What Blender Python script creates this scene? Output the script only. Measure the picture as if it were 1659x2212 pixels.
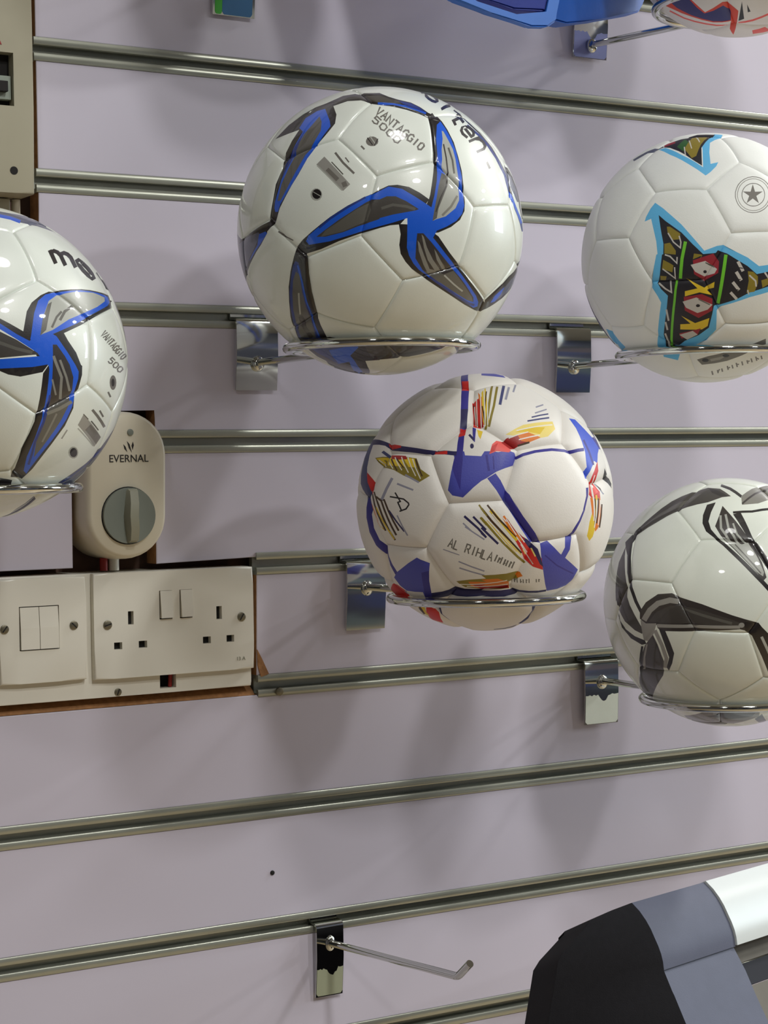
import bpy, bmesh, math, random
import numpy as np
from mathutils import Vector, Matrix
from mathutils.geometry import delaunay_2d_cdt

for _o in list(bpy.data.objects):
    bpy.data.objects.remove(_o, do_unlink=True)
SC = bpy.context.scene
COLL = SC.collection
random.seed(4)

# ------------------------------------------------------------ camera
cam_d = bpy.data.cameras.new('camera')
cam_d.sensor_fit = 'VERTICAL'
cam_d.sensor_height = 36.0
cam_d.lens = 68.35
cam_d.clip_start = 0.05
cam = bpy.data.objects.new('camera', cam_d)
COLL.objects.link(cam)
cR = Vector((0.85398, -0.52008, -0.01541))
cU = Vector((0.02661, 0.01408, 0.99955))
cF = Vector((0.51962, 0.85400, -0.02586))
cam.matrix_world = Matrix(((cR.x, cU.x, -cF.x, 0.0), (cR.y, cU.y, -cF.y, -1.40662), (cR.z, cU.z, -cF.z, -0.41849), (0, 0, 0, 1)))
SC.camera = cam

# ------------------------------------------------------------ world, lamps, exposure
SC.view_settings.view_transform = 'Standard'
SC.view_settings.look = 'None'
SC.view_settings.gamma = 1.0
SC.view_settings.use_curve_mapping = False
SC.view_settings.exposure = 0.0
wd = bpy.data.worlds.new('shop_air')
SC.world = wd
wd.use_nodes = True
wd.node_tree.nodes['Background'].inputs[0].default_value = (0.9, 0.95, 1.0, 1)
wd.node_tree.nodes['Background'].inputs[1].default_value = 0.02


def lamp(x, y, power, size=0.22, col=(1.0, 1.0, 0.965)):
    d = bpy.data.lights.new('ceiling_lamp', 'AREA')
    d.shape = 'DISK'
    d.size = size
    d.energy = power
    d.color = col
    o = bpy.data.objects.new('ceiling_lamp', d)
    o.location = (x, y, 0.955)
    COLL.objects.link(o)


# two rows of round LED lamps in the shop ceiling, and the daylight of the shop front far to the right
LIGHT = 1.04
for lx, ly, pw in ((0.75, -2.15, 14.0), (2.0, -2.15, 20.0), (0.75, -1.55, 11.0), (3.5, -1.55, 12.0), (4.75, -2.45, 40.0), (-0.75, -1.85, 9.0),
                   (2.5, -0.37, 20.0), (3.5, -0.65, 24.0), (0.75, -0.65, 2.0)):
    lamp(lx, ly, pw * LIGHT)
d_ = bpy.data.lights.new('shop_front', 'AREA')
d_.shape = 'RECTANGLE'
d_.size = 1.1
d_.size_y = 1.0
d_.energy = 54.0 * LIGHT
d_.color = (0.80, 0.93, 1.0)
o_ = bpy.data.objects.new('shop_front', d_)
o_.location = (5.6, -1.35, 0.42)
o_.rotation_euler = (0, math.radians(90), 0)
COLL.objects.link(o_)


# ------------------------------------------------------------ helpers
def lin(c):
    return tuple(((v / 255.0) / 12.92 if v / 255.0 <= 0.04045 else ((v / 255.0 + 0.055) / 1.055) ** 2.4) for v in c)


def mat(name, rgb, rough=0.5, metal=0.0, var=0.06, scale=40.0, bump=0.0, bscale=300.0, spec=0.5, coat=0.0):
    m = bpy.data.materials.new(name)
    m.use_nodes = True
    nt = m.node_tree
    b = nt.nodes['Principled BSDF']
    b.inputs['Roughness'].default_value = rough
    b.inputs['Metallic'].default_value = metal
    b.inputs['Specular IOR Level'].default_value = spec
    b.inputs['Coat Weight'].default_value = coat
    b.inputs['Coat Roughness'].default_value = 0.08
    tc = nt.nodes.new('ShaderNodeTexCoord')
    nz = nt.nodes.new('ShaderNodeTexNoise')
    nz.inputs['Scale'].default_value = scale
    nz.inputs['Detail'].default_value = 4.0
    nt.links.new(tc.outputs['Object'], nz.inputs['Vector'])
    rp = nt.nodes.new('ShaderNodeValToRGB')
    l = lin(rgb)
    rp.color_ramp.elements[0].position = 0.3
    rp.color_ramp.elements[1].position = 0.7
    rp.color_ramp.elements[0].color = (*[v * (1 - var) for v in l], 1)
    rp.color_ramp.elements[1].color = (*[min(1, v * (1 + var)) for v in l], 1)
    nt.links.new(nz.outputs['Fac'], rp.inputs['Fac'])
    nt.links.new(rp.outputs['Color'], b.inputs['Base Color'])
    if bump:
        n2 = nt.nodes.new('ShaderNodeTexNoise')
        n2.inputs['Scale'].default_value = bscale
        n2.inputs['Detail'].default_value = 2.0
        nt.links.new(tc.outputs['Object'], n2.inputs['Vector'])
        bp = nt.nodes.new('ShaderNodeBump')
        bp.inputs['Strength'].default_value = bump
        bp.inputs['Distance'].default_value = 0.001
        nt.links.new(n2.outputs['Fac'], bp.inputs['Height'])
        nt.links.new(bp.outputs['Normal'], b.inputs['Normal'])
    return m


def link(name, me, parent=None, loc=(0, 0, 0), smooth=False):
    o = bpy.data.objects.new(name, me)
    COLL.objects.link(o)
    o.location = loc
    if parent is not None:
        o.parent = parent
    if smooth:
        for p in me.polygons:
            p.use_smooth = True
    return o


def bm_obj(name, bm, mats, parent=None, loc=(0, 0, 0), smooth=False, recalc=True):
    if recalc:
        bmesh.ops.recalc_face_normals(bm, faces=bm.faces[:])
    me = bpy.data.meshes.new(name)
    bm.to_mesh(me)
    bm.free()
    for m in (mats if isinstance(mats, (list, tuple)) else [mats]):
        me.materials.append(m)
    o = link(name, me, parent, loc)
    if smooth:
        me.shade_smooth() if hasattr(me, 'shade_smooth') else None
        try:
            me.set_sharp_from_angle(angle=math.radians(38))
        except Exception:
            pass
    return o


def thing(name, label, cat, loc, group=None):
    o = bpy.data.objects.new(name, None)
    COLL.objects.link(o)
    o.location = loc
    o.empty_display_size = 0.02
    o['label'] = label
    o['category'] = cat
    if group:
        o['group'] = group
    return o


def tag(o, label, cat, group=None):
    o['label'] = label
    o['category'] = cat
    if group:
        o['group'] = group
    return o


def box(bm, x0, x1, y0, y1, z0, z1, bev=0.0, seg=2):
    v = [bm.verts.new(p) for p in ((x0, y0, z0), (x1, y0, z0), (x1, y1, z0), (x0, y1, z0), (x0, y0, z1), (x1, y0, z1), (x1, y1, z1), (x0, y1, z1))]
    fs = [bm.faces.new([v[i] for i in q]) for q in ((0, 3, 2, 1), (4, 5, 6, 7), (0, 1, 5, 4), (1, 2, 6, 5), (2, 3, 7, 6), (3, 0, 4, 7))]
    if bev:
        es = list({e for f in fs for e in f.edges})
        bmesh.ops.bevel(bm, geom=es, offset=bev, segments=seg, affect='EDGES', profile=0.5)


def extrude_xz(bm, pts, y0, y1, side_mat=0, bev=0.0):
    """polygon (x,z) given in order, front at y0, back at y1"""
    fv = [bm.verts.new((x, y0, z)) for x, z in pts]
    bv = [bm.verts.new((x, y1, z)) for x, z in pts]
    n = len(pts)
    ff = bm.faces.new(fv)
    bm.faces.new(bv[::-1])
    for i in range(n):
        f = bm.faces.new((fv[i], bv[i], bv[(i + 1) % n], fv[(i + 1) % n]))
        f.material_index = side_mat
    if bev:
        bmesh.ops.bevel(bm, geom=list(ff.edges), offset=bev, segments=2, affect='EDGES', profile=0.5)
    return ff


def extrude_yz(bm, pts, x0, x1):
    """closed section (y,z) swept along x"""
    a = [bm.verts.new((x0, y, z)) for y, z in pts]
    b = [bm.verts.new((x1, y, z)) for y, z in pts]
    n = len(pts)
    bm.faces.new(a)
    bm.faces.new(b[::-1])
    for i in range(n):
        bm.faces.new((a[i], a[(i + 1) % n], b[(i + 1) % n], b[i]))


def thick(path, t):
    """offset an open (y,z) path both ways into a closed section"""
    p = np.array(path, float)
    d = np.diff(p, axis=0)
    d /= np.linalg.norm(d, axis=1)[:, None]
    nn = np.stack([-d[:, 1], d[:, 0]], 1)
    l, r = [], []
    for i in range(len(p)):
        if i == 0:
            m = nn[0]
        elif i == len(p) - 1:
            m = nn[-1]
        else:
            m = nn[i - 1] + nn[i]
            m = m / np.linalg.norm(m)
            m = m / max(0.5, float(m @ nn[i]))
        l.append(tuple(p[i] + m * t / 2))
        r.append(tuple(p[i] - m * t / 2))
    return l + r[::-1]


def tube(bm, path, r, seg=10, closed=False, caps=True):
    p = [Vector(q) for q in path]
    n = len(p)
    rings = []
    up = Vector((0.13, 0.21, 0.97)).normalized()
    for i in range(n):
        if closed:
            t = (p[(i + 1) % n] - p[i - 1]).normalized()
        else:
            t = (p[min(i + 1, n - 1)] - p[max(i - 1, 0)]).normalized()
        u = up if abs(t.dot(up)) < 0.9 else Vector((1, 0.1, 0)).normalized()
        a = t.cross(u).normalized()
        b = t.cross(a).normalized()
        rr = r[i] if isinstance(r, (list, tuple)) else r
        rings.append([bm.verts.new(p[i] + rr * (math.cos(2 * math.pi * k / seg) * a + math.sin(2 * math.pi * k / seg) * b)) for k in range(seg)])
    for i in range(n if closed else n - 1):
        A, B = rings[i], rings[(i + 1) % n]
        for k in range(seg):
            bm.faces.new((A[k], A[(k + 1) % seg], B[(k + 1) % seg], B[k]))
    if not closed and caps:
        bm.faces.new(rings[0][::-1])
        bm.faces.new(rings[-1])


def disc_y(bm, cx, cz, r, y0, y1, seg=20, bev=0.0):
    pts = [(cx + r * math.cos(2 * math.pi * k / seg), cz + r * math.sin(2 * math.pi * k / seg)) for k in range(seg)]
    return extrude_xz(bm, pts, y0, y1, 0, bev)


def plate_holes(bm, x0, x1, z0, z1, yf, yb, holes, hole_depth=0.006, bev=0.0018, dark=1):
    """a plate whose front (y = yf) has real rectangular holes with a dark floor"""
    xs = sorted({x0, x1, *[h[0] for h in holes], *[h[1] for h in holes]})
    zs = sorted({z0, z1, *[h[2] for h in holes], *[h[3] for h in holes]})
    vc = {}

    def V(x, y, z):
        k = (round(x, 6), round(y, 6), round(z, 6))
        if k not in vc:
            vc[k] = bm.verts.new((x, y, z))
        return vc[k]

    def inh(x, z):
        return any(h[0] < x < h[1] and h[2] < z < h[3] for h in holes)

    for i in range(len(xs) - 1):
        for j in range(len(zs) - 1):
            cx, cz = (xs[i] + xs[i + 1]) / 2, (zs[j] + zs[j + 1]) / 2
            if not inh(cx, cz):
                bm.faces.new((V(xs[i], yf, zs[j]), V(xs[i + 1], yf, zs[j]), V(xs[i + 1], yf, zs[j + 1]), V(xs[i], yf, zs[j + 1])))
            else:
                yh = yf + hole_depth
                f = bm.faces.new([bm.verts.new((x, yh, z)) for x, z in ((xs[i], zs[j]), (xs[i + 1], zs[j]), (xs[i + 1], zs[j + 1]), (xs[i], zs[j + 1]))])
                f.material_index = dark
                for (xa, za, xb, zb, nx, nz) in ((xs[i], zs[j], xs[i + 1], zs[j], cx, zs[j] - 1e-5), (xs[i], zs[j + 1], xs[i + 1], zs[j + 1], cx, zs[j + 1] + 1e-5), (xs[i], zs[j], xs[i], zs[j + 1], xs[i] - 1e-5, cz), (xs[i + 1], zs[j], xs[i + 1], zs[j + 1], xs[i + 1] + 1e-5, cz)):
                    if not inh(nx, nz):
                        bm.faces.new([bm.verts.new(q) for q in ((xa, yf, za), (xb, yf, zb), (xb, yh, zb), (xa, yh, za))])
    outer = []
    for i in range(len(xs) - 1):
        for zz in (z0, z1):
            bm.faces.new((V(xs[i], yf, zz), V(xs[i + 1], yf, zz), V(xs[i + 1], yb, zz), V(xs[i], yb, zz)))
            outer.append(bm.edges.get((V(xs[i], yf, zz), V(xs[i + 1], yf, zz))))
    for j in range(len(zs) - 1):
        for xx in (x0, x1):
            bm.faces.new((V(xx, yf, zs[j]), V(xx, yf, zs[j + 1]), V(xx, yb, zs[j + 1]), V(xx, yb, zs[j])))
            outer.append(bm.edges.get((V(xx, yf, zs[j]), V(xx, yf, zs[j + 1]))))
    if bev:
        bmesh.ops.bevel(bm, geom=[e for e in outer if e], offset=bev, segments=3, affect='EDGES', profile=0.5)


def text_mesh(name, s, size, loc, m, parent, rot=(math.pi / 2, 0, 0), depth=0.0002, xs=1.0):
    cu = bpy.data.curves.new(name, 'FONT')
    cu.body = s
    cu.size = size
    cu.extrude = depth
    cu.align_x = 'CENTER'
    cu.align_y = 'CENTER'
    cu.resolution_u = 3
    t = bpy.data.objects.new(name, cu)
    COLL.objects.link(t)
    bpy.context.view_layer.update()
    me = bpy.data.meshes.new_from_object(t.evaluated_get(bpy.context.evaluated_depsgraph_get()))
    bpy.data.objects.remove(t, do_unlink=True)
    me.materials.clear()
    me.materials.append(m)
    o = link(name, me, parent, loc)
    o.rotation_euler = rot
    o.scale = (xs, 1, 1)
    return o


# ------------------------------------------------------------ materials
M_WALL = mat('lilac_laminate', (202, 196, 211), 0.38, 0, 0.015, 6.0, 0.03, 90.0)
M_MDF = mat('brown_board_core', (150, 106, 66), 0.85, 0, 0.2, 220.0, 0.3, 500.0)
M_HOLE = mat('dark_brown_cavity', (112, 86, 74), 0.9, 0, 0.25, 30.0, 0.3, 120.0)
M_ALU = mat('channel_aluminium', (168, 170, 158), 0.30, 0.6, 0.05, 25.0)
M_CHROME = mat('chrome', (206, 208, 204), 0.07, 1.0, 0.02, 30.0)
M_CREAM = mat('cream_plastic', (214, 206, 186), 0.35, 0, 0.03, 18.0, 0.02, 200.0)
M_CREAM2 = mat('yellowed_plastic', (172, 166, 144), 0.42, 0, 0.04, 18.0, 0.02, 200.0)
M_IVORY = mat('ivory_switch_plastic', (226, 222, 210), 0.3, 0, 0.03, 14.0)
M_GREY = mat('grey_knob_plastic', (128, 134, 126), 0.4, 0, 0.03, 40.0)
M_GREY2 = mat('pale_grey_knob_grip', (150, 150, 134), 0.4, 0, 0.03, 40.0)
M_DARK = mat('black_void', (22, 19, 18), 0.8)
M_INK = mat('black_print', (36, 32, 30), 0.6)
M_SCREW = mat('dull_screw_steel', (136, 130, 112), 0.38, 0.9, 0.2, 300.0)
M_RED = mat('red_insulation', (150, 36, 34), 0.45)
M_FLOOR = mat('beige_floor_tile', (176, 156, 124), 0.3, 0, 0.04, 4.0)
M_CEIL = mat('white_ceiling', (136, 134, 128), 0.8, 0, 0.03, 5.0)
M_SIDE = mat('side_wall_paint', (92, 88, 88), 0.7, 0, 0.05, 3.0)
INK = {'blk': (30, 25, 26), 'blu': (18, 88, 210), 'nav': (28, 52, 130), 'g1': (92, 90, 84), 'g2': (128, 126, 118), 'g3': (172, 174, 166), 'dk': (52, 46, 44), 'gb': (88, 92, 112), 'mid': (66, 62, 58), 'pur': (72, 76, 172), 'pud': (52, 46, 140), 'ink': (44, 40, 88), 'red': (205, 42, 38), 'drd': (160, 30, 30), 'pnk': (232, 92, 86), 'org': (222, 120, 30), 'yel': (224, 192, 48), 'pye': (236, 214, 120), 'olv': (138, 122, 40), 'brn': (70, 46, 24), 'slt': (70, 74, 120), 'fnt': (150, 150, 168), 'bl2': (64, 92, 210), 'cyn': (98, 184, 232), 'bk2': (32, 30, 38), 'grn': (112, 196, 50), 'dgr': (40, 90, 40), 'rd3': (150, 38, 52), 'slv': (196, 192, 186), 'gry': (112, 108, 102), 'lgr': (150, 148, 142), 'wht': (232, 228, 222), 'rd7': (214, 66, 46), 'nv7': (42, 44, 110)}
ORIENT = {}
PRINT = {}
ORIENT[0] = [[-0.2493, -0.9669, -0.0549], [-0.9654, 0.2526, -0.0653], [0.077, 0.0367, -0.9964]]
PRINT[0] = [
('gb', [448, -44, -892, 414, -145, -897, 364, -250, -896, 231, -357, -904, 231, -409, -882, 337, -474, -812, 277, -542, -792, 416, -424, -803, 458, -339, -820, 519, -258, -814, 526, -135, -839, 534, -37, -844]),
('blu', [545, -35, -836, 533, -133, -835, 527, -196, -826, 533, -254, -806, 475, -266, -837, 468, -207, -858, 477, -141, -867, 495, -41, -867]),
('blk', [969, -233, -71, 946, -255, -196, 923, -286, -254, 887, -342, -306, 854, -394, -336, 809, -467, -355, 689, -610, -389, 552, -729, -402, 392, -823, -408, 355, -852, -382, 449, -833, -320, 658, -714, -234, 785, -598, -153, 869, -485, -87, 857, -511, -45, 824, -565, 21, 795, -598, 90, 788, -607, 96, 779, -607, 149, 774, -588, 233, 777, -563, 278, 750, -560, 349, 726, -513, 456, 699, -439, 563, 659, -377, 650, 617, -333, 711, 570, -276, 773, 610, -204, 765, 754, -259, 602, 834, -321, 447, 918, -357, 166, 912, -390, 115, 946, -315, 67]),
('blu', [957, -281, -56, 934, -300, -190, 905, -326, -269, 872, -373, -315, 833, -435, -339, 806, -477, -348, 694, -609, -381, 560, -728, -394, 426, -813, -394, 442, -822, -356, 497, -803, -326, 686, -685, -241, 804, -571, -159, 893, -439, -86, 906, -414, -73, 895, -439, -61, 861, -507, 24, 821, -561, 95, 799, -584, 133, 792, -582, 176, 779, -568, 263, 760, -552, 340, 744, -520, 418, 714, -437, 545, 673, -365, 641, 633, -322, 703, 600, -299, 741, 628, -279, 725, 705, -289, 646, 775, -329, 539, 829, -364, 421, 878, -386, 281, 907, -396, 138, 913, -390, 113, 941, -329, 61, 960, -274, -21]),
('g3', [938, -338, -61, 918, -354, -171, 876, -392, -276, 836, -445, -320, 751, -553, -358, 604, -696, -385, 493, -783, -377, 512, -783, -351, 629, -718, -294, 739, -628, -238, 836, -518, -176, 904, -414, -98]),
('g1', [939, -336, -56, 922, -351, -156, 885, -386, -255, 868, -412, -274, 903, -389, -175, 922, -373, -94]),
('g1', [868, -468, -160, 837, -500, -218, 790, -553, -261, 793, -543, -274, 842, -486, -228, 875, -453, -166]),
('g1', [902, -415, -110, 876, -446, -178, 850, -478, -216, 854, -467, -224, 881, -434, -184, 907, -402, -114]),
('dk', [909, -414, -10, 897, -439, -12, 868, -491, 50, 845, -524, 99, 816, -550, 170, 801, -546, 242, 783, -529, 324, 763, -488, 421, 733, -415, 537, 684, -333, 648, 767, -339, 543, 816, -385, 429, 879, -414, 231, 898, -416, 137]),
('g1', [844, -400, 354, 790, -532, 300, 779, -529, 333, 763, -488, 421, 733, -415, 537, 684, -333, 648, 767, -339, 543, 813, -381, 439]),
('nav', [869, -400, 287, 816, -369, 442, 762, -324, 560, 660, -298, 689, 650, -312, 691, 753, -338, 563, 808, -383, 445, 862, -414, 289]),
('g2', [908, -411, 61, 897, -427, 100, 865, -465, 181, 830, -463, 306, 820, -481, 306, 857, -483, 176, 890, -444, 93, 901, -428, 54]),
('g2', [886, -454, 80, 848, -498, 178, 812, -522, 256, 804, -537, 251, 840, -512, 173, 880, -468, 74]),
('g2', [889, -410, 198, 851, -437, 287, 847, -448, 283, 885, -421, 194]),
('g2', [822, -397, 405, 798, -473, 370, 768, -553, 320, 783, -541, 305, 811, -463, 354, 834, -389, 388]),
('g2', [803, -449, 389, 774, -405, 485, 742, -371, 556, 734, -382, 561, 765, -416, 489, 795, -460, 393]),
('blk', [980, 21, -193, 984, -96, -141, 981, -153, -114, 968, -235, -72, 958, -282, -22, 963, -264, -13, 990, -96, -94, 988, 21, -144]),
('blu', [986, 21, -158, 988, -96, -111, 979, -192, -54, 960, -274, -17, 943, -329, 27, 938, -339, 60, 963, -265, 18, 991, -96, -76, 991, 21, -124]),
('mid', [992, 21, -114, 992, -96, -62, 980, -192, -20, 956, -289, 33, 942, -327, 57, 990, -98, 93, 995, 19, 86]),
('g1', [998, 2, -39, 995, -93, 14, 980, -190, 42, 955, -287, 59, 955, -292, 40, 980, -195, 24, 994, -101, -4, 997, -7, -56]),
('blu', [994, 19, 95, 989, -98, 100, 941, -329, 68, 907, -415, 63, 902, -413, 115, 913, -390, 110, 946, -291, 134, 982, -99, 156, 988, 18, 145]),
('blk', [988, 18, 145, 982, -99, 155, 946, -291, 134, 913, -390, 110, 921, -354, 159, 955, -220, 195, 970, -148, 187, 979, -100, 170, 986, 18, 159]),
('blu', [961, -272, -21, 918, -388, -66, 897, -434, -66, 912, -409, -4, 902, -413, 115, 912, -390, 118, 941, -329, 61]),
('blk', [698, -466, -542, 637, -435, -635, 670, -409, -617, 726, -441, -526]),
('blk', [666, -445, -597, 654, -447, -608, 652, -449, -610, 644, -464, -606, 648, -480, -590, 685, -504, -524, 650, -530, -542, 606, -505, -614, 600, -483, -636, 617, -453, -643, 655, -424, -623, 685, -419, -594]),
('blk', [619, -509, -596, 605, -512, -608, 599, -516, -611, 588, -532, -608, 588, -549, -592, 625, -575, -526, 580, -602, -546, 532, -576, -619, 531, -553, -640, 557, -521, -645, 606, -490, -625, 642, -482, -595]),
('blk', [444, -659, -606, 472, -622, -622, 548, -589, -592, 577, -603, -550, 581, -628, -516, 567, -663, -488, 535, -700, -471, 454, -735, -501, 427, -721, -544, 427, -695, -577, 443, -660, -605, 521, -632, -572, 509, -665, -545, 509, -688, -515, 518, -695, -498, 488, -708, -509, 509, -687, -518, 524, -654, -543, 519, -631, -574, 505, -626, -592, 533, -613, -581, 520, -634, -571]),
('blk', [376, -745, -550, 352, -799, -485, 208, -877, -430, 297, -887, -350, 230, -937, -259, 235, -960, -145, 180, -970, -155, 193, -944, -265, 203, -907, -367, 209, -877, -430, 216, -828, -516, 296, -764, -571]),
('gry', [617, -770, -155, 672, -732, -103, 595, -790, -140, 600, -785, -146, 652, -748, -118, 608, -778, -152]),
('gry', [649, -753, -98, 598, -790, -126, 642, -760, -92, 632, -768, -89, 571, -808, -142, 653, -748, -105]),
('gry', [632, -766, -110, 623, -774, -104, 612, -782, -112, 621, -774, -118]),
('gry', [628, -772, -84, 582, -803, -117, 626, -776, -68, 547, -828, -113, 556, -821, -118, 607, -789, -85, 558, -818, -134, 636, -765, -90]),
('gry', [553, -825, -108, 532, -840, -98, 516, -849, -106, 537, -834, -116]),
('gry', [540, -833, -109, 607, -790, -70, 598, -797, -65, 530, -841, -104]),
('gry', [585, -808, -56, 522, -848, -86, 575, -815, -51, 563, -824, -47, 487, -866, -102, 591, -803, -62]),
('gry', [565, -821, -69, 553, -830, -63, 538, -839, -70, 551, -830, -76]),
('gry', [464, -882, -69, 452, -887, -87, 501, -860, -81, 540, -838, -63, 568, -821, -39, 533, -844, -34, 487, -870, -58, 504, -860, -64, 520, -851, -55, 517, -853, -54, 534, -843, -45, 544, -837, -46, 528, -846, -59, 498, -863, -72, 483, -872, -74, 487, -870, -67]),
('gry', [421, -904, -58, 407, -909, -76, 466, -881, -68, 509, -858, -50, 539, -841, -26, 500, -865, -22, 448, -892, -46, 468, -881, -51, 486, -872, -43, 482, -874, -41, 502, -863, -32, 512, -857, -33, 495, -867, -46, 461, -884, -60, 443, -893, -62, 448, -891, -55]),
('gry', [479, -876, -13, 367, -928, -58, 388, -918, -61, 493, -869, -17]),
('gry', [301, -951, -57, 373, -926, -47, 453, -890, -16, 459, -887, 3, 402, -914, -5, 290, -955, -40, 271, -960, -57, 330, -942, -49, 339, -939, -38, 413, -910, -12, 430, -902, -10, 428, -903, -15, 361, -931, -40, 306, -950, -48]),
('gry', [525, -850, 15, 568, -822, 1, 599, -799, 22, 570, -820, 33, 578, -814, 41, 593, -803, 42, 604, -795, 33, 616, -786, 39, 601, -796, 51, 570, -819, 49, 549, -834, 28, 577, -816, 19, 568, -822, 13, 538, -842, 23]),
('gry', [490, -870, 25, 529, -847, 27, 564, -823, 52, 552, -830, 69, 511, -855, 68, 469, -881, 41, 482, -874, 27, 502, -863, 32, 493, -868, 43, 519, -851, 59, 539, -839, 60, 545, -835, 52, 522, -851, 35, 495, -867, 34]),
('gry', [411, -910, 39, 462, -885, 43, 505, -859, 69, 489, -867, 86, 438, -894, 83, 379, -923, 55, 399, -915, 41, 427, -902, 47, 414, -907, 57, 448, -890, 75, 474, -876, 76, 482, -872, 68, 453, -889, 51, 416, -907, 49]),
('gry', [482, -862, 151, 478, -861, 171, 483, -854, 188, 497, -843, 199, 517, -831, 202, 537, -819, 196, 555, -811, 182, 566, -807, 163, 570, -808, 144, 564, -815, 127, 551, -825, 116, 533, -837, 113, 513, -849, 119, 495, -858, 133]),
('blk', [507, -847, 155, 504, -846, 165, 506, -843, 175, 513, -838, 180, 522, -832, 182, 532, -827, 178, 541, -823, 171, 547, -821, 160, 549, -821, 150, 547, -824, 141, 541, -829, 135, 532, -835, 134, 522, -841, 137, 513, -845, 145]),
('gry', [565, -793, 224, 521, -815, 251, 503, -828, 243, 550, -806, 217]),
('lgr', [666, -599, 442, 675, -632, 378, 390, -781, 486, 391, -738, 548]),
('gry', [597, -653, 464, 584, -689, 427, 390, -781, 486, 388, -751, 532]),
('g1', [678, -629, 378, 625, -666, 404, 623, -671, 399, 676, -634, 373]),
('g1', [598, -686, 411, 480, -749, 455, 473, -756, 449, 594, -694, 405]),
('gry', [640, -684, 348, 434, -789, 432, 414, -807, 419, 629, -699, 337]),
('gry', [578, -740, 343, 511, -772, 375, 498, -784, 367, 567, -751, 335]),
('g3', [652, -598, 464, 412, -727, 548, 407, -734, 542, 650, -604, 458]),
('g3', [501, -626, 596, 484, -625, 611, 477, -618, 623, 483, -605, 631, 501, -589, 633, 524, -573, 628, 549, -561, 618, 571, -555, 603, 585, -556, 588, 590, -564, 576, 586, -577, 568, 571, -592, 566, 550, -608, 571, 525, -620, 582]),
('blk', [510, -618, 597, 496, -618, 608, 491, -613, 618, 495, -603, 624, 508, -591, 625, 525, -579, 622, 544, -570, 613, 561, -566, 602, 573, -567, 591, 577, -572, 581, 574, -582, 575, 563, -593, 574, 547, -605, 577, 528, -614, 586]),
('lgr', [703, -527, 475, 688, -495, 529, 679, -503, 532, 694, -535, 479]),
('gb', [325, -517, 791, 357, -523, 773, 342, -615, 709, 277, -750, 599, 232, -848, 475, 111, -932, 343, 110, -928, 352, 99, -900, 423, 67, -803, 591, 127, -700, 701, 102, -637, 763]),
('nav', [317, -541, 778, 277, -677, 681, 196, -790, 579, 97, -898, 427, 96, -899, 426, 249, -776, 578, 309, -667, 677, 342, -533, 773]),
('blk', [633, -19, 773, 622, -140, 769, 586, -216, 780, 523, -208, 825, 547, -148, 823, 561, -26, 826]),
('gb', [-37, -155, 986, -32, -206, 977, 103, -299, 948, 277, -395, 875, 343, -374, 860, 220, -274, 935, -34, -201, 978, -39, -150, 987]),
]
ORIENT[1] = [[-0.2499, -0.5728, 0.7807], [-0.499, 0.7671, 0.4031], [-0.8298, -0.2888, -0.4776]]
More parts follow.
